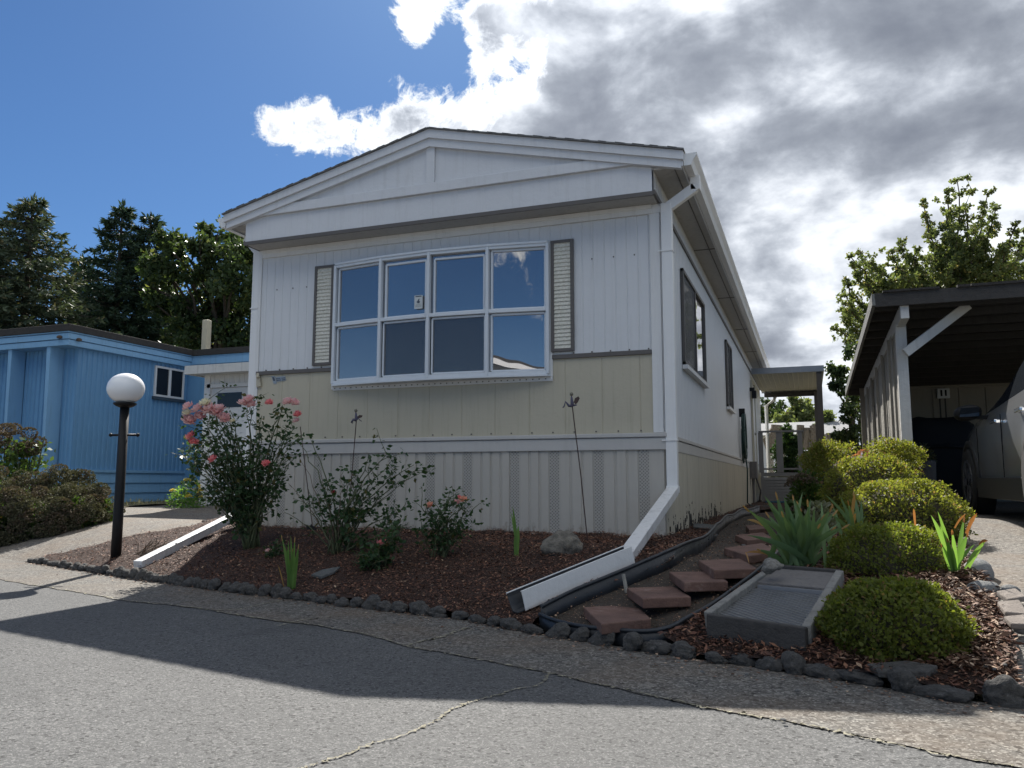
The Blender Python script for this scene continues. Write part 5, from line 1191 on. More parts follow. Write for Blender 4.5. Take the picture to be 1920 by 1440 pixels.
# ================================================================== CAR
fw = ont(1822, 904, 8.55); RWL = .355; gzc = fw.z - RWL
ca = thing('parked_car', (fw.x, fw.y, gzc), 'silver beige SUV parked nose-in under the carport, seen from its left side', 'car')
M_CARP, gg, gb = base_mat('silver_beige_paint'); gb.inputs['Base Color'].default_value = (.42, .43, .45, 1); gb.inputs['Metallic'].default_value = .7; gb.inputs['Roughness'].default_value = .28; gb.inputs['Coat Weight'].default_value = 1; gb.inputs['Coat Roughness'].default_value = .03
sta = [  # y from front wheel, sill, shoulder z, belt z, roof z, half width factor, roof half width
    (.98, .30, .52, .70, .72, .72, .45), (.88, .24, .60, .80, .83, .86, .55), (.60, .22, .72, .90, .95, .95, .62), (.0, .22, .84, .97, 1.04, .99, .66), (-.45, .22, .90, 1.01, 1.10, 1.0, .68),
    (-.62, .22, .92, 1.03, 1.17, 1.0, .67), (-1.25, .22, .94, 1.06, 1.55, 1.0, .60), (-1.55, .22, .95, 1.08, 1.63, 1.0, .60), (-2.1, .22, .96, 1.11, 1.67, 1.0, .61), (-2.75, .22, .98, 1.15, 1.65, 1.0, .60), (-3.25, .24, 1.0, 1.19, 1.58, .98, .58), (-3.55, .30, 1.0, 1.20, 1.30, .92, .60), (-3.68, .40, .90, 1.0, 1.05, .85, .60)]
HWc = .93; xc = fw.x + HWc - .01
def ring(s):
    y, zs_, zsh, zb_, zr, wf_, rw = s; w = HWc * wf_
    pts = [(w * .86, zs_), (w * .965, zs_ + .10), (w * .975, zs_ + .22), (w * 1.0, (zs_ + zsh) / 2 + .1), (w * .995, zsh - .06), (w * .985, zsh), (w * .93, zb_), (rw + (w * .93 - rw) * .5, (zb_ + zr) / 2 + .01), (rw + .03, zr - .06), (rw - .06, zr - .01), (rw * .5, zr + .02), (0, zr + .03)]
    L = [(xc - a, fw.y + y, gzc + b) for a, b in pts]; Rr = [(xc + a, fw.y + y, gzc + b) for a, b in pts[::-1][1:]]; return L + Rr
def dens(sta):
    out = []
    for a, b in zip(sta, sta[1:]):
        for k in range(4): out.append(tuple(a[i] + (b[i] - a[i]) * k / 4 for i in range(7)))
    return out + [sta[-1]]
SS = dens(sta); RG = [ring(s) for s in SS]; m_ = len(RG[0]); V = [p for r_ in RG for p in r_]; Fb = []; Fg = []
for i in range(len(RG) - 1):
    ym = (SS[i][0] + SS[i + 1][0]) / 2
    for j in range(m_ - 1):
        f = (i * m_ + j, i * m_ + j + 1, (i + 1) * m_ + j + 1, (i + 1) * m_ + j); jj = min(j, m_ - 2 - j)
        glass = (jj in (6, 7) and -3.2 < ym < -.62 and not (-2.02 < ym < -1.95)) or (jj >= 8 and (-1.22 < ym < -.60 or -3.55 < ym < -3.25))
        (Fg if glass else Fb).append(f)
mb = MB(); mb.v = V; mb.f = Fb + [tuple(range(m_)), tuple(range((len(RG) - 1) * m_, len(RG) * m_))]; mb.mi = [0] * len(mb.f); body = mb.build('body', M_CARP, ca, True)
mb = MB(); mb.v = V; mb.f = Fg; mb.mi = [0] * len(Fg); mb.build('windows', M_GLASSD, ca, True)
xl = xc - HWc
def side(y, z, o=.004):   # point on the left flank
    return Vector((xl - o, fw.y + y, gzc + z))
# lower cladding, arches, wheels
M_CLAD = flat('dark_cladding', (.02, .02, .021), .6)
MB().hexa([side(-.42, .20, -.10), side(-.42, .20, .012), side(-2.28, .20, .012), side(-2.28, .20, -.10)], [side(-.42, .40, -.10), side(-.42, .40, .012), side(-2.28, .40, .012), side(-2.28, .40, -.10)]).build('cladding', M_CLAD, ca, bevel=.01)
for yw in (0, -2.70):
    for sx3 in (-1, 1):
        X = xc + sx3 * (HWc - .082); cy = fw.y + yw; czw = gzc + RWL; seg = 40
        arc = MB(); ri, ro = .375, .445; a0, a1 = -.15, pi + .15; A = []
        if sx3 < 0:
            N = 24; vs = []
            for k in range(N + 1):
                q_ = a0 + (a1 - a0) * k / N
                for rr_, xo in ((ri, -.014), (ro, -.010), (ro, .06), (ri, .06)): vs.append((xl + xo, cy + rr_ * cos(q_), czw + rr_ * sin(q_)))
            arc.add(vs, [(k * 4 + j, k * 4 + (j + 1) % 4, (k + 1) * 4 + (j + 1) % 4, (k + 1) * 4 + j) for k in range(N) for j in range(4)]); arc.build('wheel_arch', M_CLAD, ca, True)
            inner = MB().add([(xl - .006, cy + ri * 1.02 * cos(2 * pi * k / 32), czw + ri * 1.02 * sin(2 * pi * k / 32)) for k in range(32)] , [tuple(range(32))]); inner.build('wheel_well', M_BLK, ca)
        w_ = thing if False else None
        ty = MB(); n = 36; prof = [(.215, -.10), (.33, -.115), (.355, -.09), (.355, .09), (.33, .10), (.215, .09)]; vs = []
        off = -.0 if sx3 > 0 else 0
        for rr_, xo in prof:
            for k in range(n): vs.append((X + xo * (1 if sx3 < 0 else -1) - (.045 if sx3 < 0 else -.045) * 0 - (.0), cy + rr_ * cos(2 * pi * k / n), czw + rr_ * sin(2 * pi * k / n)))
        ty.add(vs, [(i * n + k, i * n + (k + 1) % n, (i + 1) * n + (k + 1) % n, (i + 1) * n + k) for i in range(5) for k in range(n)])
        wh = ty.build('wheel', M_TYRE, ca, True)
        if sx3 < 0:
            ri_ = MB(); xo = X - .112; 
            for k in range(5):
                q0 = 2 * pi * k / 5; d0 = Vector((0, cos(q0), sin(q0))); s0 = Vector((0, -sin(q0), cos(q0))); c_ = Vector((xo, cy, czw))
                ri_.prism([c_ + s0 * .03, c_ + d0 * .225 + s0 * .045, c_ + d0 * .225 - s0 * .045, c_ - s0 * .03], (.02, 0, 0))
            vs = []
            for rr_, x2 in ((.205, 0), (.24, -.004), (.24, .03), (.205, .03)):
                for k in range(n): vs.append((xo + x2, cy + rr_ * cos(2 * pi * k / n), czw + rr_ * sin(2 * pi * k / n)))
            ri_.add(vs, [(i * n + k, i * n + (k + 1) % n, ((i + 1) % 4) * n + (k + 1) % n, ((i + 1) % 4) * n + k) for i in range(4) for k in range(n)])
            ri_.build('rim', M_CHROME, wh)
# mirror, handles, seams
mc = ont(1815, 774, 7.85)
bm = bmesh.new(); bmesh.ops.create_icosphere(bm, subdivisions=3, radius=1)
for v in bm.verts: v.co = Vector((mc.x + v.co.x * .125, mc.y + v.co.y * .075 + .02, mc.z + math.copysign(abs(v.co.z) ** .8, v.co.z) * .080 + v.co.x * .012))
me = bpy.data.meshes.new('wing_mirror'); bm.to_mesh(me); bm.free(); wm = link('wing_mirror', me, M_BLK, ca, True)
MB().prism([(mc.x - .085, mc.y - .062, mc.z - .045), (mc.x + .085, mc.y - .062, mc.z - .040), (mc.x + .085, mc.y - .062, mc.z + .05), (mc.x - .07, mc.y - .062, mc.z + .045)], (0, .012, 0)).build('mirror_glass', M_GLASSD, wm)
MB().bar((mc.x + .08, mc.y + .02, mc.z - .045), (xl + .10, mc.y + .06, mc.z - .05), .05, .035, (0, 0, 1)).build('mirror_arm', M_BLK, wm)
for y, z in ((-1.48, .90), (-2.42, .93)):
    MB().bar(side(y + .10, z, .030), side(y - .10, z + .006, .030), .028, .030, (0, 0, 1)).bar(side(y + .10, z, -.01), side(y + .09, z, .03), .02, .03).bar(side(y - .10, z, -.01), side(y - .09, z, .03), .02, .03).build('door_handle', M_CHROME, ca, bevel=.006)
for y, z1_ in ((-.52, 1.0), (-1.62, 1.06), (-2.52, 1.1)):
    MB().bar(side(y, .38, .003), side(y, z1_ - .1, .002), .006, .008, (1, 0, 0)).build('door_seam', M_BLK, ca)

# ================================================================== PORCH ROOF, DECK, HOSE
an = 17.8; a1 = onx(1408, 690, .02); aw_y = 11.75
aR = ony(1542, 690, aw_y); aL = .02; aB = ony(1542, 700, aw_y).z
pr = thing('porch_roof', (1.4, aw_y, .3), 'flat grey metal porch roof with brown post at the right side of the white home', 'porch roof')
zc_ = ony(1480, 688, aw_y).z; zb_ = ony(1480, 699, aw_y).z
MB().box(.03, aR.x, aw_y - .03, aw_y, zb_, zc_).box(aR.x, aR.x + .03, aw_y - .03, aw_y + 4.2, zb_, zc_).box(.03, aR.x, aw_y + 4.17, aw_y + 4.2, zb_, zc_).build('fascia', paint('porch_fascia', (.24, .26, .29), .5, .3, .4, (.4, .4, .4)), pr)
mb = MB(); rib(mb, (.03, 0), (aR.x, 0), 0, 4.17, ribs(.11, 16, .015, .03), (0, 1)); mb.v = [(x, aw_y + z, zb_ + .03 + y) for x, y, z in mb.v]; mb.build('roof_pan', paint('porch_pan', (.30, .30, .30), .5, .2, .3), pr)
pp = ony(1540, 800, aw_y + .05); MB().box(pp.x - .055, pp.x + .055, aw_y + .0, aw_y + .11, .3, zb_).box(aR.x - .16, aR.x - .02, aw_y + 4.0, aw_y + 4.1, .3, zb_).build('post', paint('brown_post', (.085, .075, .068), .7), pr, bevel=.006)
MB().box(.1, aR.x - .02, aw_y + 4.05, aw_y + 4.16, zb_ - .12, zb_).build('beam', M_DARKW, pr)
dk_y = 11.95; dkl = .15; rr0 = ony(1424, 808, dk_y); rr1 = ony(1503, 808, dk_y); zt_ = rr0.z; zf_ = ony(1460, 886, dk_y).z; gdk = .31
dk = thing('porch_deck', (.6, dk_y, gdk), 'small raised grey porch deck with wooden railing at the end of the path', 'deck')
MB().box(rr0.x, rr1.x, dk_y - .03, dk_y + 2.2, zf_ - .08, zf_).build('floor', M_DECK, dk)
MB().box(rr0.x - .02, rr1.x + .02, dk_y - .05, dk_y + .04, zt_ - .04, zt_).box(rr1.x - .04, rr1.x + .04, dk_y, dk_y + 2.1, zt_ - .04, zt_).box(rr0.x, rr1.x, dk_y - .02, dk_y + .02, zf_ + .06, zf_ + .1).build('rail', M_DECK, dk, bevel=.004)
for u in (1427, 1462, 1501):
    x = ony(u, 850, dk_y).x; w = .05 if u != 1462 else .07; MB().box(x - w, x + w, dk_y - .035, dk_y + .035, zf_, zt_ - .04).build('baluster', M_DECK, dk, bevel=.004)
mb = MB(); x0 = ony(1432, 900, dk_y).x; x1 = ony(1488, 900, dk_y).x
for k in range(9): z = gdk + k * (zf_ - .1 - gdk) / 9; mb.hexa([(x0, dk_y - .035, z), (x1, dk_y - .035, z), (x1, dk_y, z), (x0, dk_y, z)], [(x0, dk_y - .015, z + .065), (x1, dk_y - .015, z + .065), (x1, dk_y, z + .065), (x0, dk_y, z + .065)])
mb.box(x0 - .06, x0, dk_y - .05, dk_y, gdk, zf_ - .08).box(x1, x1 + .09, dk_y - .05, dk_y, gdk, zf_ - .08); mb.build('deck_skirt', M_DECK, dk)
# garden hose on the wall
hy = onx(1395, 820, .07).y; ht = onx(1395, 778, .07).z; hb = onx(1395, 868, .07).z
hs = thing('garden_hose', (.08, hy, hb), 'dark green garden hose coiled on a hanger on the side wall', 'hose'); M_HOSE = flat('green_rubber', (.012, .045, .040), .35)
mb = MB()
for k in range(9):
    w = .30 + rnd.uniform(-.08, .05); X = .05 + .016 * (k % 4); zz = hb + rnd.uniform(0, .16); c0 = hy + rnd.uniform(-.05, .05)
    mb.tube([Vector((X, c0 + w * sin(q_) * (.55 + .45 * (.5 - .5 * cos(q_))) * .9, (ht + zz) / 2 + (ht - zz) / 2 * cos(q_))) for q_ in np.linspace(0, 2 * pi, 25)], .014, 6, False)
mb.tube([(.08, hy + .1, hb + .1), (.1, hy + .15, hb - .1), (.07, hy + .3, .4), (.14, hy + .5, .34), (.5, hy + .3, .34)], .013, 6)
mb.build('coil', M_HOSE, hs, True); MB().box(.0, .10, hy - .05, hy + .05, ht - .05, ht + .10).build('hanger', M_BLK, hs)
fy = 4.8
# blue mat at the steps
MB_ = MB().box(.25, .9, 11.2, 11.7, .345, .365).build('door_mat', flat('blue_mat', (.03, .10, .16), .9)); tag(MB_, 'small blue mat on the ground in front of the porch deck skirt', 'mat')
# white downpipe at the far corner
dp = ony(1438, 800, 15.9); MB().tube([(dp.x + .25, 15.9, 3.1), (dp.x + .2, 15.9, 3.0), (dp.x, 15.9, 2.85), (dp.x, 15.9, .45)], .045, 8).build('downspout', M_PVC, home, True)

# ================================================================== BEHIND: fence, stumps, trees
fyv = 20.5
ft = ony(1460, 846, fyv).z; fx0 = ony(1438, 846, fyv).x; fx1 = ony(1560, 846, fyv).x
fn = thing('chain_link_fence', (fx0, fyv, .5), 'galvanised chain link fence with white top rail beyond the porch deck', 'fence')
M_GALV = flat('galvanised_wire', (.38, .39, .40), .5, .5)
mb = MB(); s = .07
zs0 = .45; hh = ft - zs0
for k in range(int((fx1 - fx0 + 2 * hh) / s)):
    for sg in (-1, 1):
        a = fx0 - hh + k * s if sg > 0 else fx0 + k * s; b = a + sg * hh; za, zb2 = zs0, ft
        if sg > 0:
            if a < fx0: za += (fx0 - a); a = fx0
            if b > fx1: zb2 -= (b - fx1); b = fx1
        else:
            if b < fx0: zb2 -= (fx0 - b); b = fx0
            if a > fx1: za += (a - fx1); a = fx1
        if za < zb2 and min(a, b) >= fx0 - 1e-3 and max(a, b) <= fx1 + 1e-3: mb.bar((a, fyv, za), (b, fyv, zb2), .006, .006, (0, 1, 0))
mb.build('wire_mesh', M_GALV, fn)
MB().tube([(fx0, fyv, ft), (fx1, fyv, ft)], .022, 8).build('top_rail', M_SHED, fn, True)
for u in (1452, 1500, 1548): x = ony(u, 850, fyv).x; MB().tube([(x, fyv, .4), (x, fyv, ft + .03)], .028, 8).build('post', M_SHED, fn, True)
sy = 22.5
for i, (u, ut, v, w, lb) in enumerate([(1455, 1457, 797, .20, 'thick topped cut trunk nearest the white home, behind the fence'), (1450, 1446, 812, .11, 'slim cut trunk leaning left behind the fence'), (1474, 1466, 815, .12, 'bent cut trunk left of the small evergreen'), (1503, 1501, 797, .13, 'cut trunk right of the small evergreen'), (1512, 1513, 802, .11, 'forked cut trunk with a split top'), (1522, 1524, 806, .10, 'narrow cut trunk between the forked trunk and the porch post'), (1530, 1529, 796, .12, 'tall cut trunk beside the porch post'), (1553, 1555, 812, .12, 'cut trunk just right of the porch post'), (1566, 1570, 818, .11, 'last cut trunk on the right of the row')]):
    b = ony(u, 900, sy); tp_ = ony(ut, v, sy); t = thing('tree_stump', (b.x, sy, .4), lb, 'tree stump', 'row of cut trunks behind the fence'); mb = MB()
    mb.tube([(b.x, sy, .3), (b.x * .5 + tp_.x * .5 + rnd.gauss(0, .05), sy, (tp_.z + .3) / 2), (tp_.x, sy, tp_.z)], [w * 1.1, w * .85, w * 1.0], 9)
    for k in range(3): q_ = rnd.uniform(.4, .9); mb.tube([(b.x * (1 - q_) + tp_.x * q_, sy, .3 + (tp_.z - .3) * q_), (tp_.x + rnd.uniform(-.3, .3), sy - .1, tp_.z - rnd.uniform(0, .25))], [w * .5, w * .35], 6)
    mb.build('trunk', M_STUMP, t)
# far roof behind the trunks
rfy = 34; z0_ = ony(1500, 815, rfy).z; z1_ = ony(1500, 787, rfy).z; xa = ony(1438, 800, rfy).x - 2; xb = ony(1600, 800, rfy).x
nb2 = thing('distant_house', (xa, rfy, .3), 'low pale roofed house far behind the fence and cut trunks', 'house')
MB().hexa([(xa, rfy, z0_), (xb, rfy, z0_), (xb, rfy + 6, z0_), (xa, rfy + 6, z0_)], [(xa, rfy + 2.5, z1_), (xb, rfy + 2.5, z1_ + .1), (xb, rfy + 3.5, z1_ + .1), (xa, rfy + 3.5, z1_)]).build('roof', soilmat('pale_shingle', (.20, .20, .20), (.34, .34, .34), 8, .02), nb2)
MB().box(xa + .4, xb - .4, rfy + .4, rfy + 5.6, .2, z0_).build('wall', M_SHED, nb2)

def foliage(blobs, per, leaf, mat, t, wr=.6, up=.0, spikes=0):
    Vs = []
    for c, r, f in blobs:
        c = np.array(c); n = int(per * f); d = unit(rng.normal(size=(n, 3))); rad = r * rng.random(n) ** .45
        # clumps
        k = max(5, int(n / 70)); cc = unit(rng.normal(size=(k, 3))) * r * (rng.random(k) ** .4)[:, None]; which = rng.integers(0, k, n)
        Pp = c + cc[which] * np.array([1, 1, .9]) + rng.normal(0, 1, (n, 3)) * r * .16
        Dr = rng.normal(size=(n, 3)); Dr[:, 2] += up
        Vs.append(leafgeo(Pp, Dr, leaf * rng.uniform(.6, 1.3, n), wr, .12))
    V, F = join(Vs); return npmesh('crown', V, F, mat, t)
def limbs(t, base, targets, r0, mat=M_BARK, fork=.45):
    mb = MB(); base = Vector(base); top = Vector((base.x, base.y, sum(Vector(x).z for x in targets) / len(targets)))
    mb.tube([base, base.lerp(top, .5) + Vector((.1, 0, 0)), top], [r0, r0 * .75, r0 * .4], 10)
    for x in targets:
        x = Vector(x); f = base.lerp(top, rnd.uniform(fork, .9)); mb.tube(bez(f, x, (0, 0, .4), 6, .06), [r0 * .34 * (1 - .12 * k) for k in range(7)], 6)
    mb.build('trunk', mat, t, True)
M_MAPLE = leafmat('maple_leaf', (.070, .100, .045), (.155, .185, .08), (.24, .21, .10), .45, .4)
M_DECID = leafmat('broad_leaf', (.028, .054, .024), (.070, .102, .042), (.15, .17, .06), .30, .35)
M_DARKG = leafmat('evergreen_leaf', (.02, .05, .018), (.05, .09, .03), None, .25, .5)
# maple behind the carport: every shoot is a chain of small leaf clumps
mn = 26
tr = thing('maple_tree', tuple(ont(1800, 900, mn).xy) + (.4,), 'tall airy maple with spiky shoots rising behind the dark carport roof', 'tree')
shoots = [((1795, 560), (1797, 335), 1.0), ((1800, 540), (1812, 332), .8), ((1790, 500), (1772, 355), 1.0), ((1775, 540), (1731, 378), .95), ((1770, 520), (1745, 430), .9), ((1800, 500), (1775, 395), 1.0), ((1815, 520), (1850, 362), 1.1), ((1830, 500), (1867, 385), .8), ((1840, 520), (1905, 420), .9), ((1860, 540), (1925, 430), .9), ((1870, 520), (1960, 400), 1.2), ((1880, 540), (2020, 450), 1.3),
          ((1760, 560), (1685, 455), 1.1), ((1740, 560), (1672, 470), 1.1), ((1730, 560), (1712, 465), .9), ((1700, 560), (1615, 470), .9), ((1690, 570), (1600, 480), .8), ((1680, 580), (1598, 500), .9), ((1720, 570), (1640, 490), 1.1), ((1650, 600), (1580, 525), .8), ((1640, 620), (1585, 555), .9), ((1650, 640), (1578, 580), .7), ((1650, 660), (1572, 615), .8), ((1660, 690), (1590, 640), .8),
          ((1780, 570), (1790, 450), 1.5), ((1810, 560), (1830, 430), 1.5), ((1750, 560), (1760, 490), 1.5), ((1850, 570), (1880, 470), 1.4), ((1700, 540), (1760, 520), 1.3), ((1640, 540), (1700, 520), 1.1), ((1830, 560), (1900, 500), 1.4), ((1900, 560), (1990, 500), 1.5)]
blobs = []; mb = MB(); tb = ont(1800, 900, mn); tb.z = .4; tj = ont(1795, 640, mn)
mb.tube([tb, tb.lerp(tj, .5), tj], [.26, .22, .18], 10)
for (a, b, f) in shoots:
    na_ = mn + rnd.uniform(-1.6, 1.6); A = ont(a[0], a[1], mn + rnd.uniform(-.5, .5)); B = ont(b[0], b[1], na_)
    Q = bez(A, B, ((B.x - A.x) * .15, 0, -.25), 8, .05); mb.tube([tj] + Q, [.11, .06] + [.05 - .005 * k for k in range(8)], 5)
    for k, q_ in enumerate(Q[1:]):
        w = (.27 * (1 - k / 8.5) + .07) * f; blobs.append((tuple(q_), w, .42 * w / .3))
        for e in range(3): blobs.append((tuple(q_ + Vector((rnd.gauss(0, w), rnd.gauss(0, w), rnd.gauss(0, w * .5)))), w * .6, .20 * w / .3))
mb.build('trunk', M_BARK, tr, True); foliage(blobs, 250, .095, M_MAPLE, tr, .8)
# drooping tree beside the carport
tr = thing('drooping_tree', tuple(ont(1590, 900, 17.5).xy) + (.4,), 'drooping leafy tree between the porch post and the carport wall', 'tree')
blobs = []
for u, v, r, n in [(1560, 690, .16, 17), (1575, 705, .18, 17), (1600, 700, .2, 17), (1625, 690, .25, 18), (1570, 722, .15, 17), (1595, 735, .22, 17), (1620, 730, .25, 17.5), (1590, 765, .22, 17), (1610, 760, .26, 17.5), (1600, 790, .25, 17), (1585, 810, .22, 17), (1605, 820, .26, 17.4), (1590, 660, .16, 18), (1610, 650, .2, 18), (1600, 840, .3, 17.5), (1575, 838, .2, 18)]:
    c = ont(u, v, n); blobs.append((tuple(c), r * 1.1, 1.0))
foliage(blobs, 240, .10, M_DARKG if False else M_DECID, tr, .6, -.8); b = ont(1600, 900, 17.5); b.z = .4; limbs(tr, b, [x[0] for x in blobs[:12]], .09)
# distant trees behind the fence
def simpletree(name, u, vtop, n, w, label, mat, N=2600, leaf=.16, cat='tree', zb=2.0, group=None, nb_=9, fill=1.0):
    b = ont(u, 900, n); tp_ = ont(u, vtop, n); t = thing(name, (b.x, b.y, .4), label, cat, group); H_ = tp_.z - zb; blobs = []
    for k in range(nb_):
        f = (k + .5) / nb_; a = rnd.random() * 2 * pi; rr_ = w * .5 * (1 - f) ** .6 * rnd.uniform(.3, 1); blobs.append(((b.x + rr_ * cos(a), b.y + rr_ * sin(a), zb + H_ * f * .9), w * .36 * (1 - f * .45), 1.0))
    for k in range(nb_): a = rnd.random() * 2 * pi; f = rnd.random() * .8; blobs.append(((b.x + w * .5 * cos(a) * (1 - f * .6), b.y + w * .4 * sin(a), zb + H_ * f), w * .20, .5))
    foliage(blobs, N / nb_ * fill, leaf, mat, t, .7); limbs(t, (b.x, b.y, .3), [x[0] for x in blobs[:6]], max(.08, w * .03)); return t
simpletree('green_tree', 1500, 735, 44, 2.9, 'rounded green tree seen under the porch roof behind the far roof', M_MAPLE, 5000, .20, zb=2.6)
simpletree('green_tree', 1452, 745, 46, 2.4, 'thin leafy tree seen right of the white downspout under the porch roof', M_DECID, 1500, .20, zb=3.6)
simpletree('green_tree', 1552, 768, 40, 1.6, 'small green tree just right of the brown porch post', M_MAPLE, 1800, .2, zb=2)
simpletree('evergreen_shrub', 1479, 786, 21.6, 1.0, 'small dark cone shaped evergreen among the cut trunks', M_DARKG, 4500, .07, 'evergreen shrub', .5)
simpletree('evergreen_shrub', 1494, 806, 21.2, .6, 'shorter dark evergreen right of the cone shaped one', M_DARKG, 2200, .07, 'evergreen shrub', .5)
simpletree('reddish_shrub', 1580, 800, 19.5, .9, 'dark reddish shrub beside the carport wall', leafmat('purple_leaf', (.05, .03, .03), (.10, .06, .05)), 1600, .07, 'shrub', .5)

# ================================================================== BLUE HOME
bxc, byc = -10.45, 3.0
cpx = onx(130, 612, bxc); BT = cpx.z; by_f = cpx.y - .0
bl_ = thing('blue_mobile_home', (bxc, by_f, .45), 'blue corrugated mobile home with dark roof edge at the left of the photo', 'mobile home')
zfb = onx(157, 652, bxc - .0).z   # underside of fascia
wy0 = by_f + .30; BL = 11.0; BWd = 7.0; wz0 = .45; lap = .98
mb = MB(); rib(mb, (bxc - .10, wy0), (bxc - .10, wy0 + BL), lap, zfb + .02, sum([[(i * .105, 0), (i * .105 + .045, 0), (i * .105 + .06, -.02), (i * .105 + .09, -.02)] for i in range(106)], []), (1, 0)); mb.build('side_wall', M_BLUE, bl_)
mb = MB(); prf = sum([[(i * .105, 0), (i * .105 + .045, 0), (i * .105 + .06, -.02), (i * .105 + .09, -.02)] for i in range(70)], [])
rib(mb, (bxc - BWd, wy0), (bxc - .10, wy0), lap, zfb + .02, prf, (0, -1)); mb.build('front_wall', M_BLUE, bl_)
MB().box(bxc - BWd, bxc - .14, wy0 + .03, wy0 + BL, .3, BT - .05).build('core_wall', M_BLUE, bl_)
mb = MB()
for k in range(3):
    za = wz0 + k * .18 - .05; mb.hexa([(bxc - BWd, wy0 - .035, za), (bxc - .065, wy0 - .035, za), (bxc - .065, wy0 + BL, za), (bxc - BWd, wy0 + BL, za)], [(bxc - BWd, wy0 - .012, za + .172), (bxc - .088, wy0 - .012, za + .172), (bxc - .088, wy0 + BL, za + .172), (bxc - BWd, wy0 + BL, za + .172)])
mb.box(bxc - BWd, bxc - .055, wy0 - .045, wy0 + BL, wz0 + .49, wz0 + .54); mb.build('lap_skirting', M_BLUEL, bl_)
# fascia with steps, dark roof edge
mb = MB()
for k, (o_, za, zb2) in enumerate([(0, 0, .34), (.015, .34, .68), (.03, .68, 1.0)]):
    z0_, z1_ = zfb + (BT - zfb - .0) * za, zfb + (BT - zfb) * zb2 - .008; mb.box(bxc - BWd, bxc + o_, by_f - o_, by_f + BL, z0_, z1_)
fs = mb.build('fascia', M_BLUEL, bl_, bevel=.006)
ez1 = onx(130, 640, bxc).z
mb = MB().hexa([(bxc - BWd, by_f - .05, BT - .08), (bxc + .05, by_f - .05, BT - .08), (bxc + .05, by_f + BL, BT - .08), (bxc - BWd, by_f + BL, BT - .08)], [(bxc - BWd, by_f - .05, BT + .05), (bxc + .05, by_f - .05, BT + .04), (bxc + .05, by_f + BL, BT + .04), (bxc - BWd, by_f + BL, BT + .05)]); mb.build('roof', M_TAR, bl_, bevel=.01)
for p in (ony(112, 632, by_f - .03), onx(148, 637, bxc + .02)):
    MB().lathe((p.x, p.y, p.z - .03), [(.01, 0), (.045, .01), (.05, .035), (.03, .055), (.01, .06)], 12).build('eave_lamp', flat('brown_lamp', (.10, .06, .035), .5), bl_)
# fins on the front
for u0, u1 in ((8, 17), (80, 90), (-60, -50)):
    pa = ony(u0 + 3, 700, by_f + .02); mb = MB(); x = pa.x
    mb.hexa([(x + .06, by_f + .03, .98), (x + .11, by_f + .03, .98), (x + .11, wy0, .98), (x + .06, wy0, .98)], [(x - .0, by_f + .03, zfb), (x + .09, by_f + .03, zfb), (x + .09, wy0, zfb), (x - .0, wy0, zfb)])
    mb.build('fin', M_BLUEL, bl_, bevel=.004)
# window
xs_ = bxc - .10; pa = onx(290, 685, xs_); pb = onx(342, 747, xs_); zA, zB = onx(290, 743, xs_).z, pa.z
f = MB(); w = .04; ya, yb = pa.y, pb.y; X0, X1 = xs_ - .01, xs_ + .035; zB = pa.z
f.box(X0, X1, ya, ya + w, zA, zB).box(X0, X1, yb - w, yb, zA, zB).box(X0, X1, ya + w, yb - w, zA, zA + w).box(X0, X1, ya + w, yb - w, zB - w, zB).box(X0, X1, (ya + yb) / 2 - .03, (ya + yb) / 2 + .03, zA + w, zB - w)
wn = f.build('window', M_WTRIM, bl_, bevel=.004); MB().box(xs_ + .0, xs_ + .012, ya + w, yb - w, zA + w, zB - w).build('pane', M_GLASSD, wn); MB().box(xs_ - .01, xs_ + .06, ya - .03, yb + .03, zA - .06, zA - .004).build('sill', flat('dark_sill', (.05, .07, .09)), wn)
# tag room at the right end and flue
ty_ = onx(356, 660, bxc).y + .1; ta = ony(475, 655, ty_); zt2 = BT - .1
MB().box(bxc - .12, ta.x + .6, ty_, ty_ + 3, wz0, BT - .1).build('side_room', M_BLUE, bl_)
MB().box(bxc, ta.x + .7, ty_ - .04, ty_ + 3, BT - .26, BT - .085).build('side_room_fascia', M_BLUEL, bl_); MB().box(bxc + .03, ta.x + .72, ty_ - .08, ty_ + 3, BT - .084, BT + .035).build('side_room_roof', M_TAR, bl_)
vp = ont(386, 650, 16.6); vt_ = ont(386, 599, 16.6); mb = MB().box(vp.x - .07, vp.x + .07, vp.y - .07, vp.y + .07, BT, vt_.z); mb.build('flue', flat('beige_flue', (.50, .45, .32), .6), bl_, bevel=.02)
MB().box(vp.x + .0, vp.x + .16, vp.y - .09, vp.y - .0, BT + .02, BT + .09).build('flue_base', M_WTRIM, bl_)
ut = ont(365, 745, 15.0); MB().box(bxc - .1, bxc - .07, onx(354, 740, bxc - .1).y, onx(373, 740, bxc - .1).y, onx(360, 756, bxc - .1).z, onx(360, 728, bxc - .1).z).build('utility_panel', M_BLUEL, bl_)
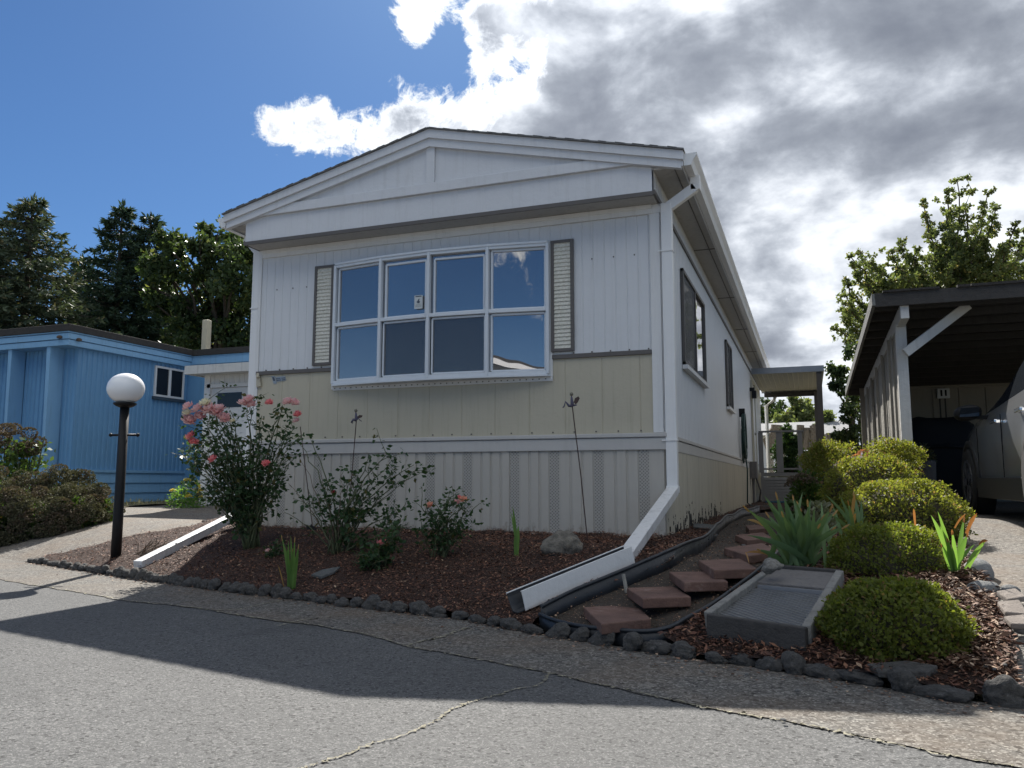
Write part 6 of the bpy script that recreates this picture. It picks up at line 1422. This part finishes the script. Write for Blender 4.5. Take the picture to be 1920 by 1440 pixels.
# ================================================================== WHITE SHED
nS = 13.0; sA = ont(375, 946, nS); sz0 = float(H(sA.x, sA.y)); sy_ = sA.y; stz = ony(375, 703, sy_).z
sh = thing('shed', (sA.x, sy_, sz0), 'white garage shed with panelled door between the blue home and the roses', 'shed')
xe = -5.2
mb = MB(); rib(mb, (sA.x, sy_), (xe, sy_), ony(400, 722, sy_).z, stz, ribs(.10, 40, .01, .03), (0, -1)); mb.build('front_siding', M_SHED, sh)
MB().box(sA.x + .02, xe, sy_ + .03, sy_ + 5, sz0 - .1, stz + .0).build('wall', M_SHED, sh)
MB().box(sA.x - .01, sA.x + .10, sy_ - .02, sy_, sz0, stz).build('corner_trim', M_WTRIM, sh)
sx0 = ony(347, 690, sy_ - .35).x; sz1 = ony(400, 683, sy_ - .35).z; sz2 = ony(400, 699, sy_ - .35).z
MB().box(sx0, xe, sy_ - .36, sy_ - .33, sz2, sz1).box(sx0, sx0 + .03, sy_ - .33, sy_ + 5, sz2, sz1).build('fascia', M_WEATH if False else paint('peeling_white', (.60, .60, .58), .6, .2, .6, (.14, .13, .12), .004, scale=6), sh)
MB().box(sx0 + .03, xe, sy_ - .33, sy_ + 5, sz2 + .02, sz1 - .01).build('roof', M_SHED, sh)
d0 = ony(390, 728, sy_); d1x = ony(482, 728, sy_).x
df = MB().box(sA.x + .12, d0.x, sy_ - .03, sy_ + .029, sz0, d0.z + .06).box(d0.x, d1x + .5, sy_ - .03, sy_ + .0, d0.z, d0.z + .06); df.build('door_frame', M_WTRIM, sh)
dr = MB(); dw = d1x + .5 - d0.x; ph = (d0.z - sz0) / 4
for k in range(4): dr.box(d0.x, d1x + .5, sy_ + .0, sy_ + .025, sz0 + k * ph + .004, sz0 + (k + 1) * ph - .004)
dro = dr.build('garage_door', M_SHED, sh, bevel=.01)
w0 = ony(408, 737, sy_ - .01); w1 = ony(452, 757, sy_ - .01)
MB().box(w0.x, w1.x, sy_ - .008, sy_ - .002, w1.z - .05, w0.z).build('door_window', M_GLASSD, dro)

# ================================================================== LEFT TREES
M_SPR = leafmat('spruce_needles', (.045, .072, .050), (.105, .13, .080), (.17, .15, .08), .15, .55); M_SPRD = leafmat('dark_spruce_needles', (.022, .048, .036), (.055, .088, .055), None, .15, .55)
def spruce(u, vtop, n, halfw, label, mat, levels=46, zb=1.2, seed=1, droop=.25, lf=.19, tips=1):
    rr = random.Random(seed); b = ont(u, 900, n); tp_ = ont(u, vtop, n); t = thing('spruce_tree', (b.x, b.y, .3), label, 'spruce', 'tall spruces behind the blue home'); Hh = tp_.z
    C = []; Dd = []; L = []; mb = MB(); mb.tube([(b.x, b.y, .2), (b.x, b.y, Hh * .5), (b.x, b.y, Hh)], [.28, .16, .02], 8)
    for k in range(levels):
        f = (k / levels) ** .92; z = zb + (Hh - zb) * f; R_ = halfw * (1 - f) ** .66 * (1 + .12 * math.sin(k * 2.1)) + .12
        nb_ = max(7, int(15 * (1 - f) + 6))
        for j in range(nb_):
            a = rr.random() * 2 * pi; R2 = R_ * rr.uniform(.62, 1.12); d = Vector((cos(a), sin(a), 0)); p0 = Vector((b.x, b.y, z)); p1 = p0 + d * R2 + Vector((0, 0, -droop * R2 + .32 * (R2 * .4) + rr.gauss(0, .12)))
            if j % 3 == 0: mb.tube([p0, p1], [.03, .008], 4, False)
            m_ = int(30 + 85 * R2 / halfw)
            for q_ in range(m_):
                s = rr.random() ** .6; p = p0.lerp(p1, s) + Vector((0, 0, -.10 * math.sin(s * pi) * R2)); side_ = Vector((-d.y, d.x, 0)) * rr.choice((-1, 1)) * rr.uniform(.1, .9)
                dd = (d * rr.uniform(.2, 1) + side_ + Vector((0, 0, rr.gauss(-.05, .35)))).normalized(); C.append(p + side_ * .10 * (1 - s)); Dd.append(dd); L.append(lf * rr.uniform(.6, 1.5) * (1 if s < .85 else 1.2))
    for k in range(14): C.append(Vector((b.x + rr.gauss(0, .05), b.y, Hh - .5 + rr.random() * .4))); Dd.append(Vector((rr.gauss(0, .25), rr.gauss(0, .2), 1))); L.append(.4)
    V, F = leafgeo(np.array([tuple(c) for c in C]), np.array([tuple(d) for d in Dd]), np.array(L), .28, .05); npmesh('crown', V, F, mat, t); mb.build('trunk', M_BARK, t, True)
spruce(22, 348, 27, 4.1, 'big grey-green spruce cut by the left edge of the photo', M_SPR, 58, seed=3)
spruce(-60, 420, 25, 2.8, 'grey-green spruce mostly outside the left edge of the photo', M_SPR, 44, seed=9)
spruce(198, 360, 32, 3.3, 'taller of the two dark pointed spruces behind the blue home', M_SPRD, 54, seed=5)
spruce(254, 384, 33, 3.0, 'shorter dark pointed spruce standing right of the taller one', M_SPRD, 52, seed=7)
spruce(128, 470, 34, 3.0, 'dark spruce half hidden between the big spruce and the pointed ones', M_SPRD, 44, seed=8)
tr = thing('broadleaf_tree', tuple(ont(385, 900, 27).xy) + (.4,), 'big broadleaf tree with sunlit leaf edges behind the left corner of the white home', 'tree'); blobs = []
for u, v, r in [(300, 455, .55), (320, 460, .5), (345, 470, .55), (300, 500, .7), (285, 490, .5), (335, 505, .75), (375, 450, .6), (400, 435, .55), (430, 440, .7), (460, 450, .7), (390, 480, .8), (430, 490, .9), (470, 490, .9), (310, 545, .7), (350, 545, .85), (395, 530, .9), (440, 540, 1.0), (480, 540, .9), (330, 590, .8), (375, 590, .9), (420, 590, 1.0), (465, 590, 1.0), (345, 630, .8), (390, 640, .9), (440, 640, 1.0), (480, 640, 1.0), (500, 470, .8), (530, 560, 1.0), (280, 530, .45), (290, 570, .5)]:
    blobs.append((tuple(ont(u, v, 27 + rnd.uniform(-1.5, 1.5))), r * .86, 1.1 * (r / .8) ** 1.5))
foliage(blobs, 620, .19, M_DECID, tr, .55); b = ont(400, 900, 27); b.z = .3; limbs(tr, b, [x[0] for x in blobs], .25)
simpletree('dark_tree', 330, 560, 36, 5.0, 'dark foliage mass seen between the spruces and the broadleaf tree', M_DARKG, 7000, .24, zb=1.2, nb_=14)
simpletree('dark_tree', 450, 600, 34, 5.0, 'dark foliage low behind the flue of the blue home', M_DARKG, 7000, .24, zb=1.2, nb_=14)

# ================================================================== HOME ACROSS THE STREET (mirrored in the bay window)
oh = thing('house', (-4.0, -22, 0), 'white gabled house across the street, mirrored low in the bay window panes', 'house')
MB().box(-9.1, 1.1, -28, -21, 0, 3.8).build('wall', M_SHED, oh)
MB().prism([(-9.1, -21, 3.8), (1.1, -21, 3.8), (-4.0, -21, 5.1)], (0, -7, 0)).build('gable', M_SHED, oh)
for s_ in (-1, 1):
    MB().prism([(-4 + s_ * 5.7, -20.5, 3.72), (-4 + s_ * 5.7, -20.5, 3.88), (-4, -20.5, 5.34), (-4, -20.5, 5.17)], (0, -8, 0)).build('roof', M_TAR, oh)
    MB().prism([(-4 + s_ * 5.7, -20.47, 3.62), (-4 + s_ * 5.7, -20.47, 3.78), (-4, -20.47, 5.24), (-4, -20.47, 5.06)], (0, -.02, 0)).build('rake_fascia', M_FASCIA, oh)
for xw in (-8.0, -2.8): MB().box(xw, xw + 1.6, -20.99, -20.95, 1.3, 2.5).build('window', M_GLASSD, oh)
